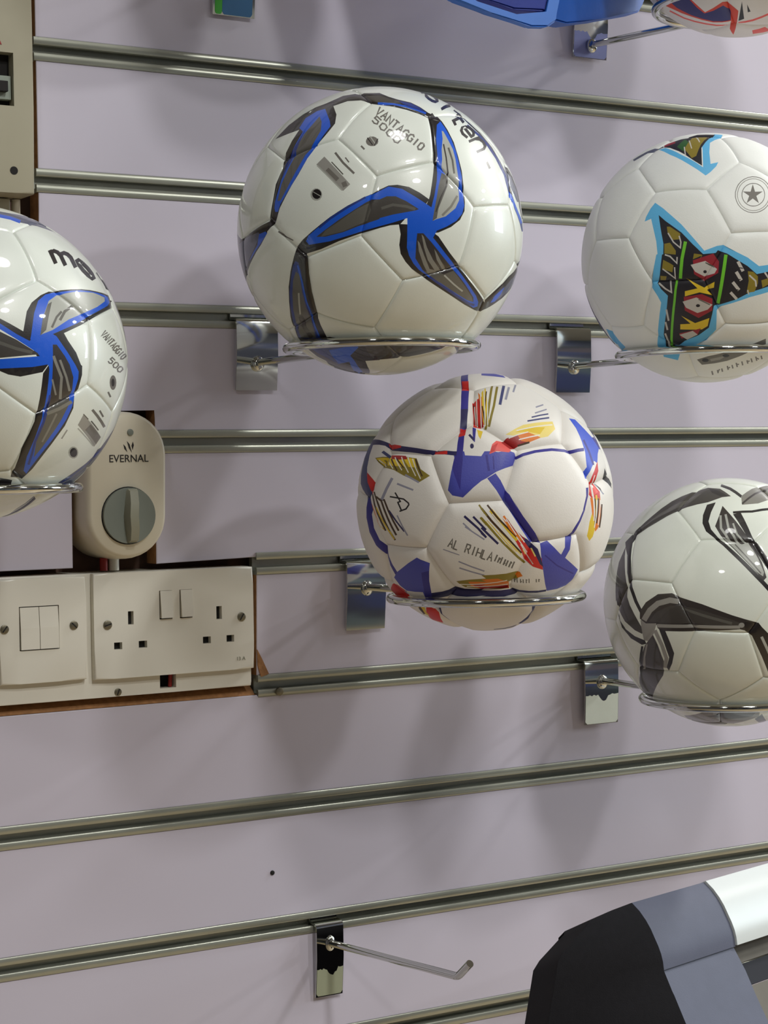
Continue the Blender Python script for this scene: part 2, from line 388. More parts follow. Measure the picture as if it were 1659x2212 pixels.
PRINT[1] = [
('blk', [333, 413, -847, 237, 356, -903, 136, 301, -943, 46, 234, -970, -62, 191, -979, -150, 140, -978, -228, 87, -969, -266, 213, -939, -315, 315, -894, -383, 204, -900, -427, 91, -899, -452, -3, -891, -451, -85, -887, -508, -192, -838, -497, -313, -808, -473, -432, -767, -406, -496, -767, -369, -551, -747, -343, -625, -700, -299, -676, -672, -245, -722, -646, -229, -767, -598, -180, -790, -585, -185, -725, -662, -213, -682, -698, -246, -611, -751, -273, -536, -797, -290, -458, -839, -370, -336, -865, -392, -246, -886, -369, -152, -916, -245, -188, -950, -149, -184, -971, -80, -135, -987, -6, -57, -997, 81, 23, -995, 170, 104, -979, 274, 238, -931, 316, 299, -900, 370, 352, -859]),
('blu', [290, 343, -892, 254, 329, -909, 186, 276, -942, 93, 219, -970, 9, 169, -984, -94, 108, -989, -187, 55, -980, -250, 89, -963, -343, 52, -937, -376, -33, -925, -365, -94, -925, -194, -145, -969, -134, -153, -978, -73, -110, -990, -1, -50, -998, 81, 23, -995, 173, 112, -977, 253, 217, -942, 293, 284, -912, 328, 320, -888, 315, 342, -884]),
('g1', [262, 305, -915, 168, 249, -953, 82, 175, -980, 20, 125, -991, -67, 93, -992, -158, 39, -986, -214, -13, -976, -287, -63, -955, -212, -86, -972, -120, -84, -988, -39, -38, -998, 45, 34, -997, 140, 122, -982, 223, 211, -951, 271, 278, -921]),
('nav', [136, 244, -959, 33, 194, -979, -56, 130, -989, -153, 60, -985, -193, 34, -980, -51, 94, -993, 27, 140, -989, 81, 190, -977]),
('mid', [-420, -130, -897, -458, -209, -863, -453, -322, -830, -428, -440, -788, -371, -511, -774, -341, -578, -740, -308, -533, -787, -320, -455, -830, -392, -360, -845, -413, -242, -877, -403, -158, -900]),
('blu', [-311, -445, -838, -296, -534, -791, -273, -608, -744, -245, -670, -699, -225, -711, -665, -242, -712, -657, -263, -671, -692, -291, -608, -737, -314, -533, -784, -330, -444, -832]),
('nav', [-356, -552, -752, -333, -627, -703, -290, -676, -675, -241, -716, -654, -256, -675, -691, -285, -608, -739]),
('blk', [451, -653, -607, 370, -690, -621, 254, -722, -642, 134, -739, -658, 32, -744, -666, -100, -739, -664, -200, -722, -661, -257, -740, -620, -229, -767, -598, -180, -790, -585, -109, -815, -568, -6, -840, -541, 105, -850, -515, 206, -851, -481, 307, -839, -447, 405, -819, -404, 458, -801, -383, 518, -763, -384, 574, -706, -412, 622, -634, -458, 645, -567, -511, 594, -550, -586]),
('blk', [456, -652, -605, 425, -615, -663, 397, -568, -720, 387, -508, -768, 392, -457, -797, 415, -400, -816, 437, -342, -831, 481, -181, -856, 516, -45, -854, 550, 105, -827, 564, 187, -803, 580, 256, -772, 617, 249, -745, 639, 190, -744, 654, 87, -750, 651, -50, -756, 642, -201, -739, 627, -328, -705, 616, -394, -681, 611, -450, -650, 572, -499, -649, 540, -579, -609]),
('blk', [609, -444, -656, 646, -435, -625, 659, -432, -614, 710, -400, -578, 749, -386, -537, 781, -392, -484, 807, -407, -426, 825, -436, -357, 843, -474, -252, 847, -523, -85, 831, -550, 67, 800, -567, 191, 768, -579, 270, 733, -611, 296, 739, -641, 203, 753, -652, 78, 753, -654, -65, 730, -653, -196, 695, -640, -325, 641, -625, -444, 606, -575, -547, 609, -485, -627]),
('blu', [-179, -782, -596, -129, -767, -627, 9, -761, -648, 142, -755, -639, 274, -733, -621, 329, -720, -609, 423, -686, -590, 499, -649, -573, 453, -585, -672, 411, -526, -743, 398, -456, -795, 423, -398, -813, 441, -335, -832, 484, -180, -855, 519, -44, -853, 548, 69, -832, 562, 141, -814, 581, 169, -795, 606, 156, -779, 636, 8, -770, 639, -119, -759, 632, -211, -744, 618, -332, -712, 602, -415, -681, 576, -502, -643, 670, -462, -579, 720, -435, -539, 754, -427, -497, 785, -430, -444, 806, -442, -392, 831, -484, -271, 840, -532, -102, 826, -560, 47, 802, -573, 164, 781, -593, 190, 771, -614, 161, 770, -629, 94, 769, -637, -33, 748, -635, -189, 709, -619, -336, 654, -595, -465, 615, -629, -473, 580, -686, -437, 531, -744, -402, 479, -785, -389, 428, -810, -399, 354, -828, -433, 251, -843, -473, 160, -847, -505, 67, -844, -530, -31, -829, -556, -112, -807, -578]),
('blk', [447, -656, -606, 340, -701, -625, 275, -731, -623, 211, -742, -635, 202, -732, -649]),
('g3', [-81, -789, -607, -6, -791, -610, 90, -780, -618, 168, -773, -610, 228, -762, -605, 265, -773, -574, 361, -721, -590, 500, -663, -555, 571, -628, -527, 556, -653, -512, 528, -702, -475, 464, -765, -445, 409, -796, -445, 319, -820, -474, 231, -829, -506, 135, -835, -531, 61, -832, -550, -20, -813, -580, -78, -797, -597]),
('g1', [266, -755, -597, 361, -721, -590, 500, -663, -555, 571, -628, -527, 551, -655, -515, 495, -683, -536, 408, -733, -543, 345, -764, -543, 278, -782, -555]),
('dk', [43, -789, -611, 147, -791, -593, 255, -783, -566, 348, -755, -554, 435, -706, -557, 518, -660, -542, 519, -665, -535, 436, -712, -549, 348, -761, -546, 252, -790, -558, 142, -797, -585, 37, -795, -603]),
('g1', [63, -808, -584, 155, -816, -555, 249, -809, -531, 243, -818, -520, 147, -825, -544, 54, -817, -573]),
('g2', [532, -689, -490, 466, -750, -468, 387, -798, -459, 385, -791, -473, 461, -744, -482, 526, -684, -503]),
('mid', [521, -581, -623, 483, -529, -696, 457, -479, -748, 457, -430, -778, 473, -384, -792, 468, -332, -817, 507, -231, -829, 546, -97, -831, 572, 11, -819, 587, 87, -804, 606, 27, -794, 615, -99, -781, 603, -206, -769, 581, -346, -735, 576, -348, -738, 560, -431, -706, 543, -514, -662, 531, -560, -634]),
('g1', [483, -322, -813, 512, -229, -827, 555, -94, -825, 576, 13, -816, 597, 56, -799, 611, -101, -784, 583, -271, -764, 529, -313, -788]),
('g1', [532, -377, -757, 514, -448, -730, 521, -515, -679, 532, -558, -636, 516, -567, -640, 506, -524, -684, 498, -451, -739, 517, -378, -767]),
('dk', [648, -523, -553, 690, -498, -523, 762, -454, -460, 803, -460, -376, 819, -479, -312, 829, -518, -205, 829, -552, -74, 813, -578, 55, 793, -596, 118, 785, -613, 85, 777, -623, -75, 756, -613, -226, 719, -595, -356, 677, -576, -456, 643, -555, -526]),
('g1', [808, -465, -359, 790, -530, -304, 793, -555, -248, 761, -612, -211, 785, -616, -47, 790, -609, 64, 794, -596, 111, 813, -578, 55, 829, -552, -74, 829, -518, -205, 819, -479, -312]),
('g2', [681, -509, -524, 692, -514, -505, 744, -507, -434, 792, -499, -347, 790, -530, -304, 806, -511, -295, 811, -478, -334, 781, -479, -397, 729, -490, -476]),
('g2', [649, -544, -531, 659, -549, -511, 706, -541, -455, 753, -541, -372, 784, -552, -281, 793, -521, -313, 759, -514, -398, 709, -525, -469]),
('g2', [704, -574, -415, 715, -577, -392, 743, -577, -337, 772, -587, -242, 776, -561, -285, 748, -559, -355]),
('g3', [798, -550, -241, 810, -568, -138, 809, -585, -37, 802, -594, -38, 804, -577, -139, 792, -559, -241]),
('nav', [826, -471, -306, 839, -506, -193, 839, -539, -57, 817, -566, 99, 797, -582, 157, 791, -593, 144, 810, -578, 90, 831, -551, -62, 831, -518, -197, 818, -483, -309]),
('nav', [447, -303, -841, 486, -176, -855, 521, -39, -852, 545, 51, -836, 555, 46, -830, 531, -43, -845, 496, -179, -848, 457, -306, -834]),
('blk', [756, -593, 273, 731, -645, 217, 652, -714, 251, 511, -794, 325, 370, -822, 431, 220, -840, 494, 183, -863, 469, 238, -829, 504, 311, -776, 548, 372, -723, 581, 511, -707, 487, 654, -657, 373, 726, -612, 309]),
('gb', [679, -677, 280, 615, -715, 328, 485, -778, 397, 304, -781, 544, 368, -726, 579, 559, -708, 429, 664, -665, 340]),
('blu', [701, -647, 298, 664, -689, 287, 568, -745, 348, 606, -708, 361, 664, -663, 344]),
('blk', [577, 251, -776, 610, 297, -733, 655, 369, -658, 695, 435, -571, 730, 488, -476, 756, 547, -358, 769, 577, -271, 779, 606, -153, 822, 555, -116, 917, 364, -154, 909, 358, -208, 885, 344, -311, 845, 317, -428, 788, 283, -545, 723, 244, -645, 642, 200, -739, 637, 189, -746, 601, 207, -771]),
('nav', [633, 299, -713, 642, 329, -691, 677, 386, -625, 713, 448, -538, 747, 504, -432, 771, 556, -307, 783, 599, -161, 827, 542, -140, 893, 411, -181, 863, 383, -326, 818, 360, -447, 759, 326, -562, 692, 288, -661, 650, 281, -705]),
('g1', [674, 328, -660, 694, 378, -611, 729, 432, -529, 764, 491, -416, 786, 530, -314, 800, 576, -165, 874, 443, -195, 853, 399, -333, 813, 377, -441, 760, 349, -546, 696, 309, -647]),
('blu', [656, 302, -691, 726, 319, -607, 798, 359, -482, 846, 386, -366, 882, 419, -212, 887, 404, -218, 850, 371, -371, 802, 346, -485, 730, 306, -609, 659, 289, -693]),
('g3', [748, 385, -539, 773, 419, -474, 797, 461, -388, 803, 447, -391, 779, 406, -476, 754, 372, -540]),
('dk', [794, 482, -367, 820, 505, -266, 846, 502, -174, 863, 459, -205, 836, 463, -291, 809, 443, -383]),
('blk', [779, 606, -153, 791, 605, -76, 799, 599, -25, 811, 580, 65, 833, 539, 116, 744, 582, 324, 771, 508, 382, 787, 442, 428, 863, 338, 373, 915, 287, 279, 967, 230, 101, 982, 134, 126, 983, 131, 120, 984, 20, 170, 962, -116, 242, 912, -250, 322, 900, -293, 321, 969, -230, 82, 994, 16, -100, 985, 111, -123, 918, 335, -207]),
('nav', [814, 575, -69, 882, 456, -111, 916, 374, -136, 975, 177, -126, 978, 193, -70, 954, 296, 8, 874, 461, 150, 871, 485, 67, 839, 543, -3]),
('blu', [904, 421, -63, 937, 335, -85, 975, 186, -109, 978, 193, -70, 954, 296, 8, 948, 303, 84, 888, 350, 295, 786, 443, 428, 868, 409, 276, 931, 349, 94, 882, 451, 132, 898, 438, 19]),
('mid', [985, 140, -94, 998, 7, -53, 950, -250, 180, 946, -225, 231, 977, -116, 172, 994, 48, 90, 984, 165, 56]),
('blk', [854, -302, 421, 839, -325, 435, 707, -232, 667, 713, -215, 666]),
('blk', [370, 352, -859, 379, 451, -807, 387, 456, -800, 402, 543, -736, 391, 667, -633, 366, 766, -527, 267, 920, -284, 209, 917, -337, 107, 898, -424, 55, 882, -465, -15, 854, -518, 178, 759, -625, 255, 634, -729, 308, 495, -811, 338, 405, -849]),
('gb', [155, 808, -567, 268, 641, -718, 326, 537, -777, 357, 518, -776, 366, 644, -671, 338, 784, -519, 221, 918, -325, 163, 896, -410]),
('blu', [341, 533, -773, 368, 468, -802, 387, 456, -800, 396, 552, -733, 379, 674, -632, 361, 720, -591, 377, 578, -722]),
('blk', [-411, -810, -415, -380, -840, -385, -303, -884, -352, -251, -926, -280, -170, -965, -195, -79, -988, -122, 9, -998, -33, 106, -993, 15, 86, -995, 39, -15, -999, -7, -104, -989, -97, -198, -964, -170, -281, -924, -255, -332, -883, -329, -417, -835, -355, -450, -805, -385]),
('nav', [-250, -884, -393, -206, -927, -310, -158, -956, -242, -84, -981, -169, 5, -995, -89, 106, -993, -35, 174, -980, 79, 189, -957, 217, 186, -930, 313, 99, -906, 409, 127, -949, 286, 137, -982, 120, 74, -996, 1, -32, -997, -51, -123, -983, -131, -200, -957, -205, -248, -927, -277, -290, -884, -363]),
('blu', [111, -992, -31, 146, -987, 45, 171, -974, 143, 170, -952, 250, 105, -940, 322, 136, -973, 182, 118, -989, 76, 85, -995, -4]),
('gb', [-110, -992, -54, -122, -990, 55, -67, -984, 161, 14, -977, 210, 75, -987, 136, 47, -997, 30, -16, -998, -44]),
('blk', [-123, -990, -43, -88, -993, 60, -30, -986, 159, 73, -978, 188, 103, -952, 284, 34, -931, 361, 23, -968, 246, -107, -963, 242, -150, -980, 124, -162, -986, -5]),
('blk', [-678, -543, -494, -672, -561, -482, -674, -553, -488, -679, -535, -500]),
('blk', [-675, -551, -488, -673, -559, -483, -671, -567, -476, -669, -573, -472, -669, -572, -472, -672, -564, -478, -670, -572, -471, -664, -589, -459, -665, -584, -464, -668, -573, -473, -672, -561, -482, -674, -551, -490]),
('blk', [-667, -580, -465, -664, -588, -459, -661, -597, -452, -659, -604, -446, -659, -603, -447, -662, -596, -452, -575, -633, -516, -653, -620, -432, -655, -614, -439, -659, -603, -448, -663, -590, -459, -666, -580, -467]),
('blk', [-631, -669, -390, -641, -649, -408, -649, -630, -424, -655, -616, -435, -504, -667, -547, -451, -693, -561, -422, -716, -554, -422, -733, -532, -481, -735, -476, -622, -688, -371, -631, -670, -388, -561, -689, -457, -504, -715, -482, -495, -718, -488, -490, -718, -493, -488, -708, -509, -519, -685, -509, -579, -658, -479, -597, -652, -465, -612, -648, -451, -630, -652, -420, -556, -691, -459]),
('blk', [-329, -776, -537, -478, -785, -392, -587, -746, -311, -366, -766, -527]),
('blk', [-409, -845, -341, -241, -827, -507, -182, -843, -504, -210, -851, -479, -242, -842, -479, -362, -858, -361]),
('blk', [-342, -831, -436, -260, -869, -418, -306, -871, -381, -398, -829, -390]),
('blk', [-198, -875, -439, -123, -909, -397, -175, -919, -351, -230, -916, -326, -264, -906, -327, -278, -893, -352, -256, -880, -398, -209, -868, -448, -152, -865, -475, -114, -874, -471, -95, -893, -437, -128, -899, -416, -145, -882, -446, -170, -876, -449, -192, -877, -437, -216, -884, -412, -228, -894, -384, -218, -904, -366, -198, -909, -363, -178, -910, -372, -172, -909, -377, -236, -880, -409]),
('blk', [-65, -903, -422, -190, -935, -295, -217, -930, -294, -87, -900, -426]),
('blk', [-130, -924, -357, -153, -935, -317, -150, -944, -291, -123, -950, -285, -96, -948, -300, -21, -926, -373, -2, -930, -366, -88, -954, -282, -152, -957, -245, -196, -947, -252, -199, -935, -291, -166, -923, -344]),
('gry', [33, -954, -293, 74, -960, -265, 51, -968, -243, 10, -962, -271]),
('gry', [-269, -459, -846, -164, -444, -880, -216, -492, -842, -233, -486, -841, -191, -456, -868, -260, -469, -843]),
('gry', [-139, -473, -869, -178, -503, -844, -116, -488, -864, -109, -497, -860, -208, -515, -831, -155, -467, -869]),
('gry', [-158, -483, -860, -137, -497, -856, -150, -503, -850, -172, -489, -854]),
('gry', [-95, -504, -857, -146, -525, -837, -54, -517, -853, -124, -554, -822, -135, -547, -825, -84, -526, -845, -181, -532, -826, -107, -496, -860]),
('gry', [-112, -555, -823, -81, -576, -812, -95, -582, -807, -126, -561, -817]),
('gry', [-108, -565, -817, -49, -536, -842, -38, -543, -838, -98, -572, -813]),
('gry', [-13, -558, -828, -50, -589, -805, 6, -572, -819, 11, -580, -813, -77, -602, -793, -26, -554, -831]),
('gry', [-30, -569, -821, -13, -581, -813, -26, -587, -808, -43, -575, -815]),
('gry', [-3, -630, -775, -31, -628, -776, -33, -607, -792, -8, -591, -806, 30, -582, -811, 48, -605, -794, 15, -623, -781, 0, -612, -789, 12, -606, -794, 18, -610, -791, 29, -604, -795, 21, -594, -803, -1, -599, -800, -17, -609, -791, -16, -620, -783, 1, -621, -782]),
('gry', [30, -655, -754, 4, -653, -756, 2, -633, -773, 27, -616, -786, 65, -607, -790, 81, -629, -772, 48, -648, -759, 34, -637, -768, 46, -631, -773, 52, -635, -770, 63, -629, -774, 56, -619, -782, 34, -624, -780, 18, -635, -771, 19, -645, -763, 35, -646, -761]),
('gry', [101, -644, -757, 46, -675, -735, 37, -668, -741, 93, -638, -763]),
('gry', [65, -696, -714, 66, -680, -729, 106, -658, -744, 134, -660, -738, 133, -679, -721, 94, -701, -705, 69, -699, -710, 75, -691, -718, 93, -692, -715, 119, -677, -725, 120, -668, -733, 107, -667, -736, 80, -682, -725, 79, -694, -714]),
('gry', [-119, -480, -868, -170, -449, -876, -142, -430, -890, -102, -454, -884, -88, -449, -888, -95, -437, -893, -123, -425, -896, -115, -418, -900, -83, -431, -897, -70, -454, -887, -104, -465, -878, -140, -444, -884, -148, -449, -880, -108, -474, -873]),
('gry', [-81, -502, -860, -94, -481, -870, -58, -460, -885, -22, -469, -882, -8, -492, -870, -43, -513, -856, -77, -505, -859, -71, -497, -864, -46, -503, -862, -24, -490, -870, -33, -476, -878, -55, -471, -879, -76, -484, -871, -67, -499, -863]),
('gry', [-22, -539, -841, -33, -519, -853, 1, -497, -866, 35, -505, -861, 47, -527, -847, 13, -549, -835, -18, -541, -839, -13, -533, -845, 11, -539, -841, 32, -525, -849, 24, -512, -857, 4, -508, -860, -17, -521, -852, -9, -536, -843]),
('gry', [31, -574, -817, 22, -554, -831, 55, -532, -844, 87, -539, -837, 97, -560, -821, 65, -582, -809, 35, -576, -816, 41, -568, -821, 63, -573, -816, 83, -559, -824, 77, -546, -833, 57, -542, -837, 37, -556, -829, 44, -570, -819]),
('gry', [75, -451, -888, 92, -446, -889, 105, -435, -893, 111, -419, -900, 109, -403, -908, 100, -388, -915, 85, -379, -920, 67, -377, -923, 50, -382, -922, 37, -394, -917, 31, -409, -911, 32, -426, -903, 42, -440, -896, 57, -449, -891]),
('blk', [40, -385, -921, 103, -412, -904, 99, -417, -902, 36, -390, -919]),
('g3', [27, -402, -914, 105, -433, -894, 101, -438, -892, 23, -407, -912]),
('blk', [51, -448, -891, 107, -422, -899, 111, -427, -897, 55, -453, -889]),
('gry', [103, -340, -934, 134, -358, -923, 125, -367, -921, 94, -349, -932]),
('lgr', [156, -36, -986, 117, -99, -987, 357, -233, -903, 389, -178, -903]),
('gry', [223, -93, -969, 317, -149, -936, 302, -173, -936, 209, -116, -970]),
('gry', [368, -184, -910, 363, -215, -906, 330, -210, -919, 335, -179, -924]),
('g1', [176, -139, -974, 285, -199, -937, 281, -206, -936, 172, -145, -973]),
('g3', [168, -37, -984, 387, -170, -905, 382, -177, -906, 163, -45, -985]),
('gry', [114, -168, -978, 206, -210, -955, 297, -267, -916, 288, -279, -915, 198, -223, -953, 107, -181, -977]),
('gry', [169, -232, -957, 210, -250, -944, 206, -258, -943, 165, -240, -956]),
('g3', [371, -37, -927, 387, -28, -921, 396, -14, -917, 397, 5, -917, 391, 23, -919, 378, 37, -924, 360, 45, -931, 342, 44, -938, 327, 36, -943, 318, 21, -947, 316, 3, -948, 323, -15, -945, 336, -29, -940, 354, -37, -934]),
('blk', [367, -32, -929, 379, -25, -924, 386, -14, -921, 388, 1, -921, 383, 15, -923, 372, 26, -927, 358, 32, -932, 344, 32, -937, 332, 25, -942, 324, 14, -945, 323, -1, -945, 328, -15, -943, 339, -26, -939, 353, -32, -934]),
('g3', [334, 23, -941, 380, -22, -923, 378, -26, -925, 332, 19, -942]),
('gry', [434, 365, -823, 491, 319, -809, 539, 265, -798, 535, 258, -803, 488, 311, -814, 432, 355, -828]),
]
ORIENT[2] = [[0.9915, 0.0919, -0.0924], [-0.0414, 0.8943, 0.4456], [0.1235, -0.438, 0.8905]]
PRINT[2] = [
('pud', [-42, -396, 916, 3, -421, 906, -255, -731, 632, -376, -811, 447, -434, -829, 350, -501, -831, 237, -558, -822, 110, -592, -794, 129, -526, -806, 267, -460, -800, 383, -377, -758, 530, -292, -694, 657]),
('red', [-190, -591, 783, -160, -634, 756, -247, -721, 646, -288, -692, 660]),
('red', [-496, -807, 317, -464, -833, 298, -497, -834, 236, -539, -804, 247]),
('ink', [-412, -780, 469, -368, -806, 462, -425, -828, 363, -460, -833, 305, -491, -808, 322, -452, -798, 397]),
('pur', [-611, -778, 140, -549, -827, 112, -555, -827, 80, -463, -885, 30, -431, -899, 58, -398, -915, 46, -347, -937, 20, -270, -962, 10, -232, -972, -11, -226, -972, -40, -269, -957, -102, -403, -907, -118, -478, -866, -140, -513, -845, -145, -572, -801, -170, -644, -735, -206, -698, -696, -162, -716, -688, -112, -664, -746, 4, -619, -779, 87]),
('pud', [-592, -793, 136, -557, -821, 117, -581, -812, 45, -648, -745, -150, -655, -754, -34, -652, -757, 30, -618, -779, 94]),
('pud', [-436, -898, 28, -456, -884, -93, -441, -891, -96, -421, -905, 25]),
('pud', [-393, -918, 5, -418, -902, -93, -409, -906, -96, -384, -922, 3]),
('ink', [-714, 125, 687, -698, 111, 706, -812, -287, 506, -824, -314, 469, -786, -506, 352, -734, -624, 264, -605, -782, 144, -588, -796, 134, -604, -789, 103, -658, -737, 149, -746, -622, 231, -823, -439, 358, -841, -331, 425, -828, -253, 498, -789, -16, 613]),
('red', [-815, -278, 507, -819, -312, 480, -805, -435, 402, -811, -436, 388, -838, -330, 432, -829, -296, 472]),
('red', [-700, -678, 221, -636, -751, 171, -645, -749, 143, -709, -676, 194]),
('slt', [-698, 111, 706, -734, 150, 661, -854, 127, 502, -917, 133, 375, -964, 68, 253, -988, 5, 146, -980, 25, 193, -984, -29, 168, -980, -39, 191, -953, -36, 298, -899, -20, 436, -848, -30, 527, -798, -45, 599]),
('pud', [-976, 23, 212, -981, -36, 184, -996, 19, 70, -997, 42, -36, -988, 39, -140, -972, 10, -231, -960, 41, -273, -908, 70, -411, -905, 120, -406, -963, 83, -254, -981, 111, -149, -991, 121, -34, -992, 90, 75]),
('red', [-918, -28, 393, -945, -100, 307, -969, -118, 212, -979, -78, 182, -970, -39, 237, -948, -30, 314]),
('org', [-988, -19, 146, -992, -62, 99, -995, -79, 36, -995, -56, -75, -998, -39, -19, -997, -13, 68]),
('yel', [-998, -55, 1, -995, -68, -53, -985, -108, -127, -995, -51, -72]),
('brn', [-978, -74, 193, -991, -76, 103, -986, -97, -125, -983, -119, -130, -989, -102, 95, -977, -100, 183]),
('brn', [-974, -103, 197, -988, -128, 77, -964, -133, -226, -960, -154, -230, -985, -151, 71, -972, -128, 190]),
('yel', [-992, -93, 74, -978, -133, -157, -975, -149, -159, -990, -110, 71]),
('brn', [-981, -126, 143, -980, -175, 85, -962, -178, -204, -957, -198, -208, -976, -196, 84, -978, -144, 146]),
('brn', [-981, -154, 108, -974, -210, 72, -955, -223, -189, -950, -242, -192, -970, -228, 77, -979, -163, 118]),
('ink', [-973, -224, -19, -937, -268, -220, -932, -283, -220, -969, -240, -20]),
('fnt', [-955, -281, -88, -926, -274, -257, -921, -287, -259, -951, -294, -90]),
('yel', [-978, -138, -152, -966, -133, -219, -963, -148, -221, -975, -154, -154]),
('blk', [-956, -282, 64, -938, -344, 21, -919, -392, -15, -907, -415, -59, -907, -413, -68, -920, -382, -81, -943, -324, -69, -942, -323, -80, -917, -385, -93, -902, -423, -76, -901, -427, -59, -915, -401, -9, -935, -351, 29, -954, -289, 72]),
('blk', [-938, -338, 71, -933, -356, -6, -942, -333, -2, -938, -336, -77, -933, -349, -79, -936, -347, -16, -927, -371, -21, -933, -351, 70]),
('fnt', [-919, -338, 197, -977, -181, 100, -975, -205, 78, -915, -359, 176]),
('olv', [-879, -150, 450, -863, -337, 374, -826, -481, 289, -794, -560, 231, -802, -582, 127, -777, -626, 48, -835, -548, 39, -879, -450, 151, -895, -374, 238, -910, -238, 336]),
('yel', [-883, -165, 437, -865, -338, 368, -804, -543, 238, -815, -557, 155, -859, -461, 216, -881, -392, 261, -905, -238, 349]),
('drd', [-859, -336, 384, -825, -474, 303, -829, -493, 260, -859, -410, 303, -872, -347, 344]),
('brn', [-874, -341, 344, -891, -397, 217, -886, -408, 216, -869, -353, 343]),
('brn', [-861, -390, 323, -864, -456, 209, -858, -465, 211, -856, -400, 325]),
('olv', [-847, -446, 285, -850, -500, 158, -842, -513, 159, -839, -460, 286]),
('olv', [-888, -246, 386, -904, -303, 298, -898, -320, 297, -883, -265, 384]),
('brn', [-802, -549, 229, -813, -576, 70, -807, -585, 69, -796, -559, 228]),
('fnt', [-875, -459, 146, -838, -543, 35, -831, -552, 43, -869, -469, 153]),
('fnt', [-917, -377, 118, -872, -488, 4, -867, -497, 13, -912, -387, 127]),
('slt', [-860, -229, 454, -876, -320, 359, -866, -339, 366, -851, -250, 460]),
('red', [-304, -797, 520, -245, -809, 532, -273, -847, 455, -323, -891, 315, -375, -890, 256, -420, -861, 284, -377, -846, 374]),
('org', [-207, -772, 599, -225, -820, 524, -300, -890, 339, -342, -898, 272, -356, -886, 295]),
('yel', [-195, -792, 577, -129, -770, 623, -253, -878, 404, -302, -907, 290, -347, -907, 234, -339, -889, 305]),
('brn', [-311, -807, 501, -392, -876, 278, -384, -879, 277, -303, -810, 500]),
('brn', [-278, -852, 442, -353, -902, 243, -346, -906, 242, -270, -855, 440]),
('drd', [-259, -814, 517, -364, -892, 266, -354, -896, 264, -250, -819, 515]),
('olv', [-63, -758, 647, -295, -891, 341, -356, -900, 247, -343, -907, 238, -282, -899, 332, -51, -767, 638]),
('olv', [-48, -789, 611, -205, -884, 417, -328, -909, 253, -316, -916, 243, -193, -892, 407, -36, -797, 601]),
('brn', [-161, -801, 575, -323, -885, 333, -316, -889, 329, -154, -805, 571]),
('slt', [7, -791, 610, -162, -895, 412, -146, -903, 401, 23, -800, 598]),
('fnt', [33, -812, 581, -90, -888, 449, -77, -894, 439, 45, -819, 570]),
('fnt', [119, -786, 605, 23, -856, 515, 33, -861, 506, 128, -792, 595]),
('pud', [-424, -858, 286, -408, -872, 266, -464, -872, 151, -469, -866, 168]),
('ink', [-479, -847, 226, -469, -866, 168, -454, -872, 175, -464, -853, 233]),
('ink', [-480, -867, 125, -484, -866, 117, -490, -863, 112, -496, -860, 110, -501, -857, 113, -504, -854, 118, -504, -853, 127, -502, -853, 136, -498, -854, 144, -492, -856, 149, -487, -859, 151, -482, -863, 149, -479, -865, 143, -478, -867, 134]),
('yel', [-407, -876, 254, -377, -897, 225, -421, -892, 161, -423, -885, 192]),
('pnk', [-409, -911, 25, -363, -926, 94, -323, -938, 116, -281, -954, 95, -251, -967, 8, -274, -961, -3, -356, -933, 30]),
('red', [-368, -925, 81, -320, -942, 93, -365, -929, 37, -404, -913, 31]),
('drd', [-295, -950, 92, -248, -961, 114, -71, -990, 115, -84, -995, 38, -163, -985, 30, -253, -966, 19]),
('org', [-162, -979, 113, -58, -991, 113, 38, -994, 97, 21, -997, 59, -90, -994, 39, -151, -986, 59]),
('pye', [-242, -959, 143, -80, -978, 185, 188, -964, 182, 178, -976, 114, 82, -994, 59, 19, -997, 56, -71, -990, 115, -183, -976, 111]),
('yel', [-172, -974, 138, -51, -985, 157, 89, -986, 136, 18, -995, 85, -69, -990, 119]),
('brn', [-190, -980, 26, -91, -994, 32, -89, -994, 46, -188, -980, 40]),
('slt', [-34, -977, 204, 81, -974, 207, 173, -961, 211, 180, -956, 226, 87, -970, 221, -28, -974, 218]),
('slt', [19, -971, 232, 187, -949, 248, 193, -945, 261, 23, -968, 245]),
('fnt', [70, -960, 266, 201, -933, 294, 206, -928, 307, 73, -956, 279]),
('fnt', [111, -939, 321, 200, -917, 342, 206, -910, 356, 116, -934, 335]),
('pud', [-237, -968, -66, -179, -981, -59, -75, -995, -54, 68, -995, -61, 179, -980, -81, 256, -962, -87, 391, -916, -74, 401, -914, -47, 267, -961, -61, 193, -979, -55, 78, -995, -36, -71, -996, -29, -178, -982, -34, -238, -969, -42]),
('bl2', [406, -885, 225, 470, -854, 217, 530, -836, 135, 601, -795, 66, 652, -757, -1, 575, -814, -75, 521, -838, -158, 481, -864, -143, 406, -884, -227, 365, -886, -284, 325, -901, -285, 333, -909, -248, 379, -903, -197, 399, -912, -84, 408, -912, 7, 411, -902, 125]),
('pud', [426, -904, 19, 440, -893, -84, 446, -875, -181, 472, -863, -174, 467, -880, -75, 453, -890, 29]),
('pud', [588, -805, 66, 643, -764, -22, 697, -716, 3, 633, -768, 87]),
('red', [530, -835, -140, 513, -830, -216, 472, -834, -283, 449, -835, -315, 479, -795, -370, 463, -765, -445, 385, -807, -445, 362, -858, -361, 400, -865, -300, 450, -863, -223]),
('pnk', [375, -858, -349, 448, -834, -321, 455, -807, -373, 393, -824, -406]),
('org', [369, -829, -418, 469, -780, -411, 470, -735, -487, 483, -731, -480, 468, -682, -560, 423, -669, -609, 391, -668, -631, 348, -744, -569, 358, -794, -489]),
('yel', [355, -775, -521, 388, -688, -612, 362, -655, -662, 324, -648, -687, 293, -691, -660, 322, -751, -575]),
('brn', [396, -814, -421, 372, -713, -593, 390, -704, -592, 414, -806, -421]),
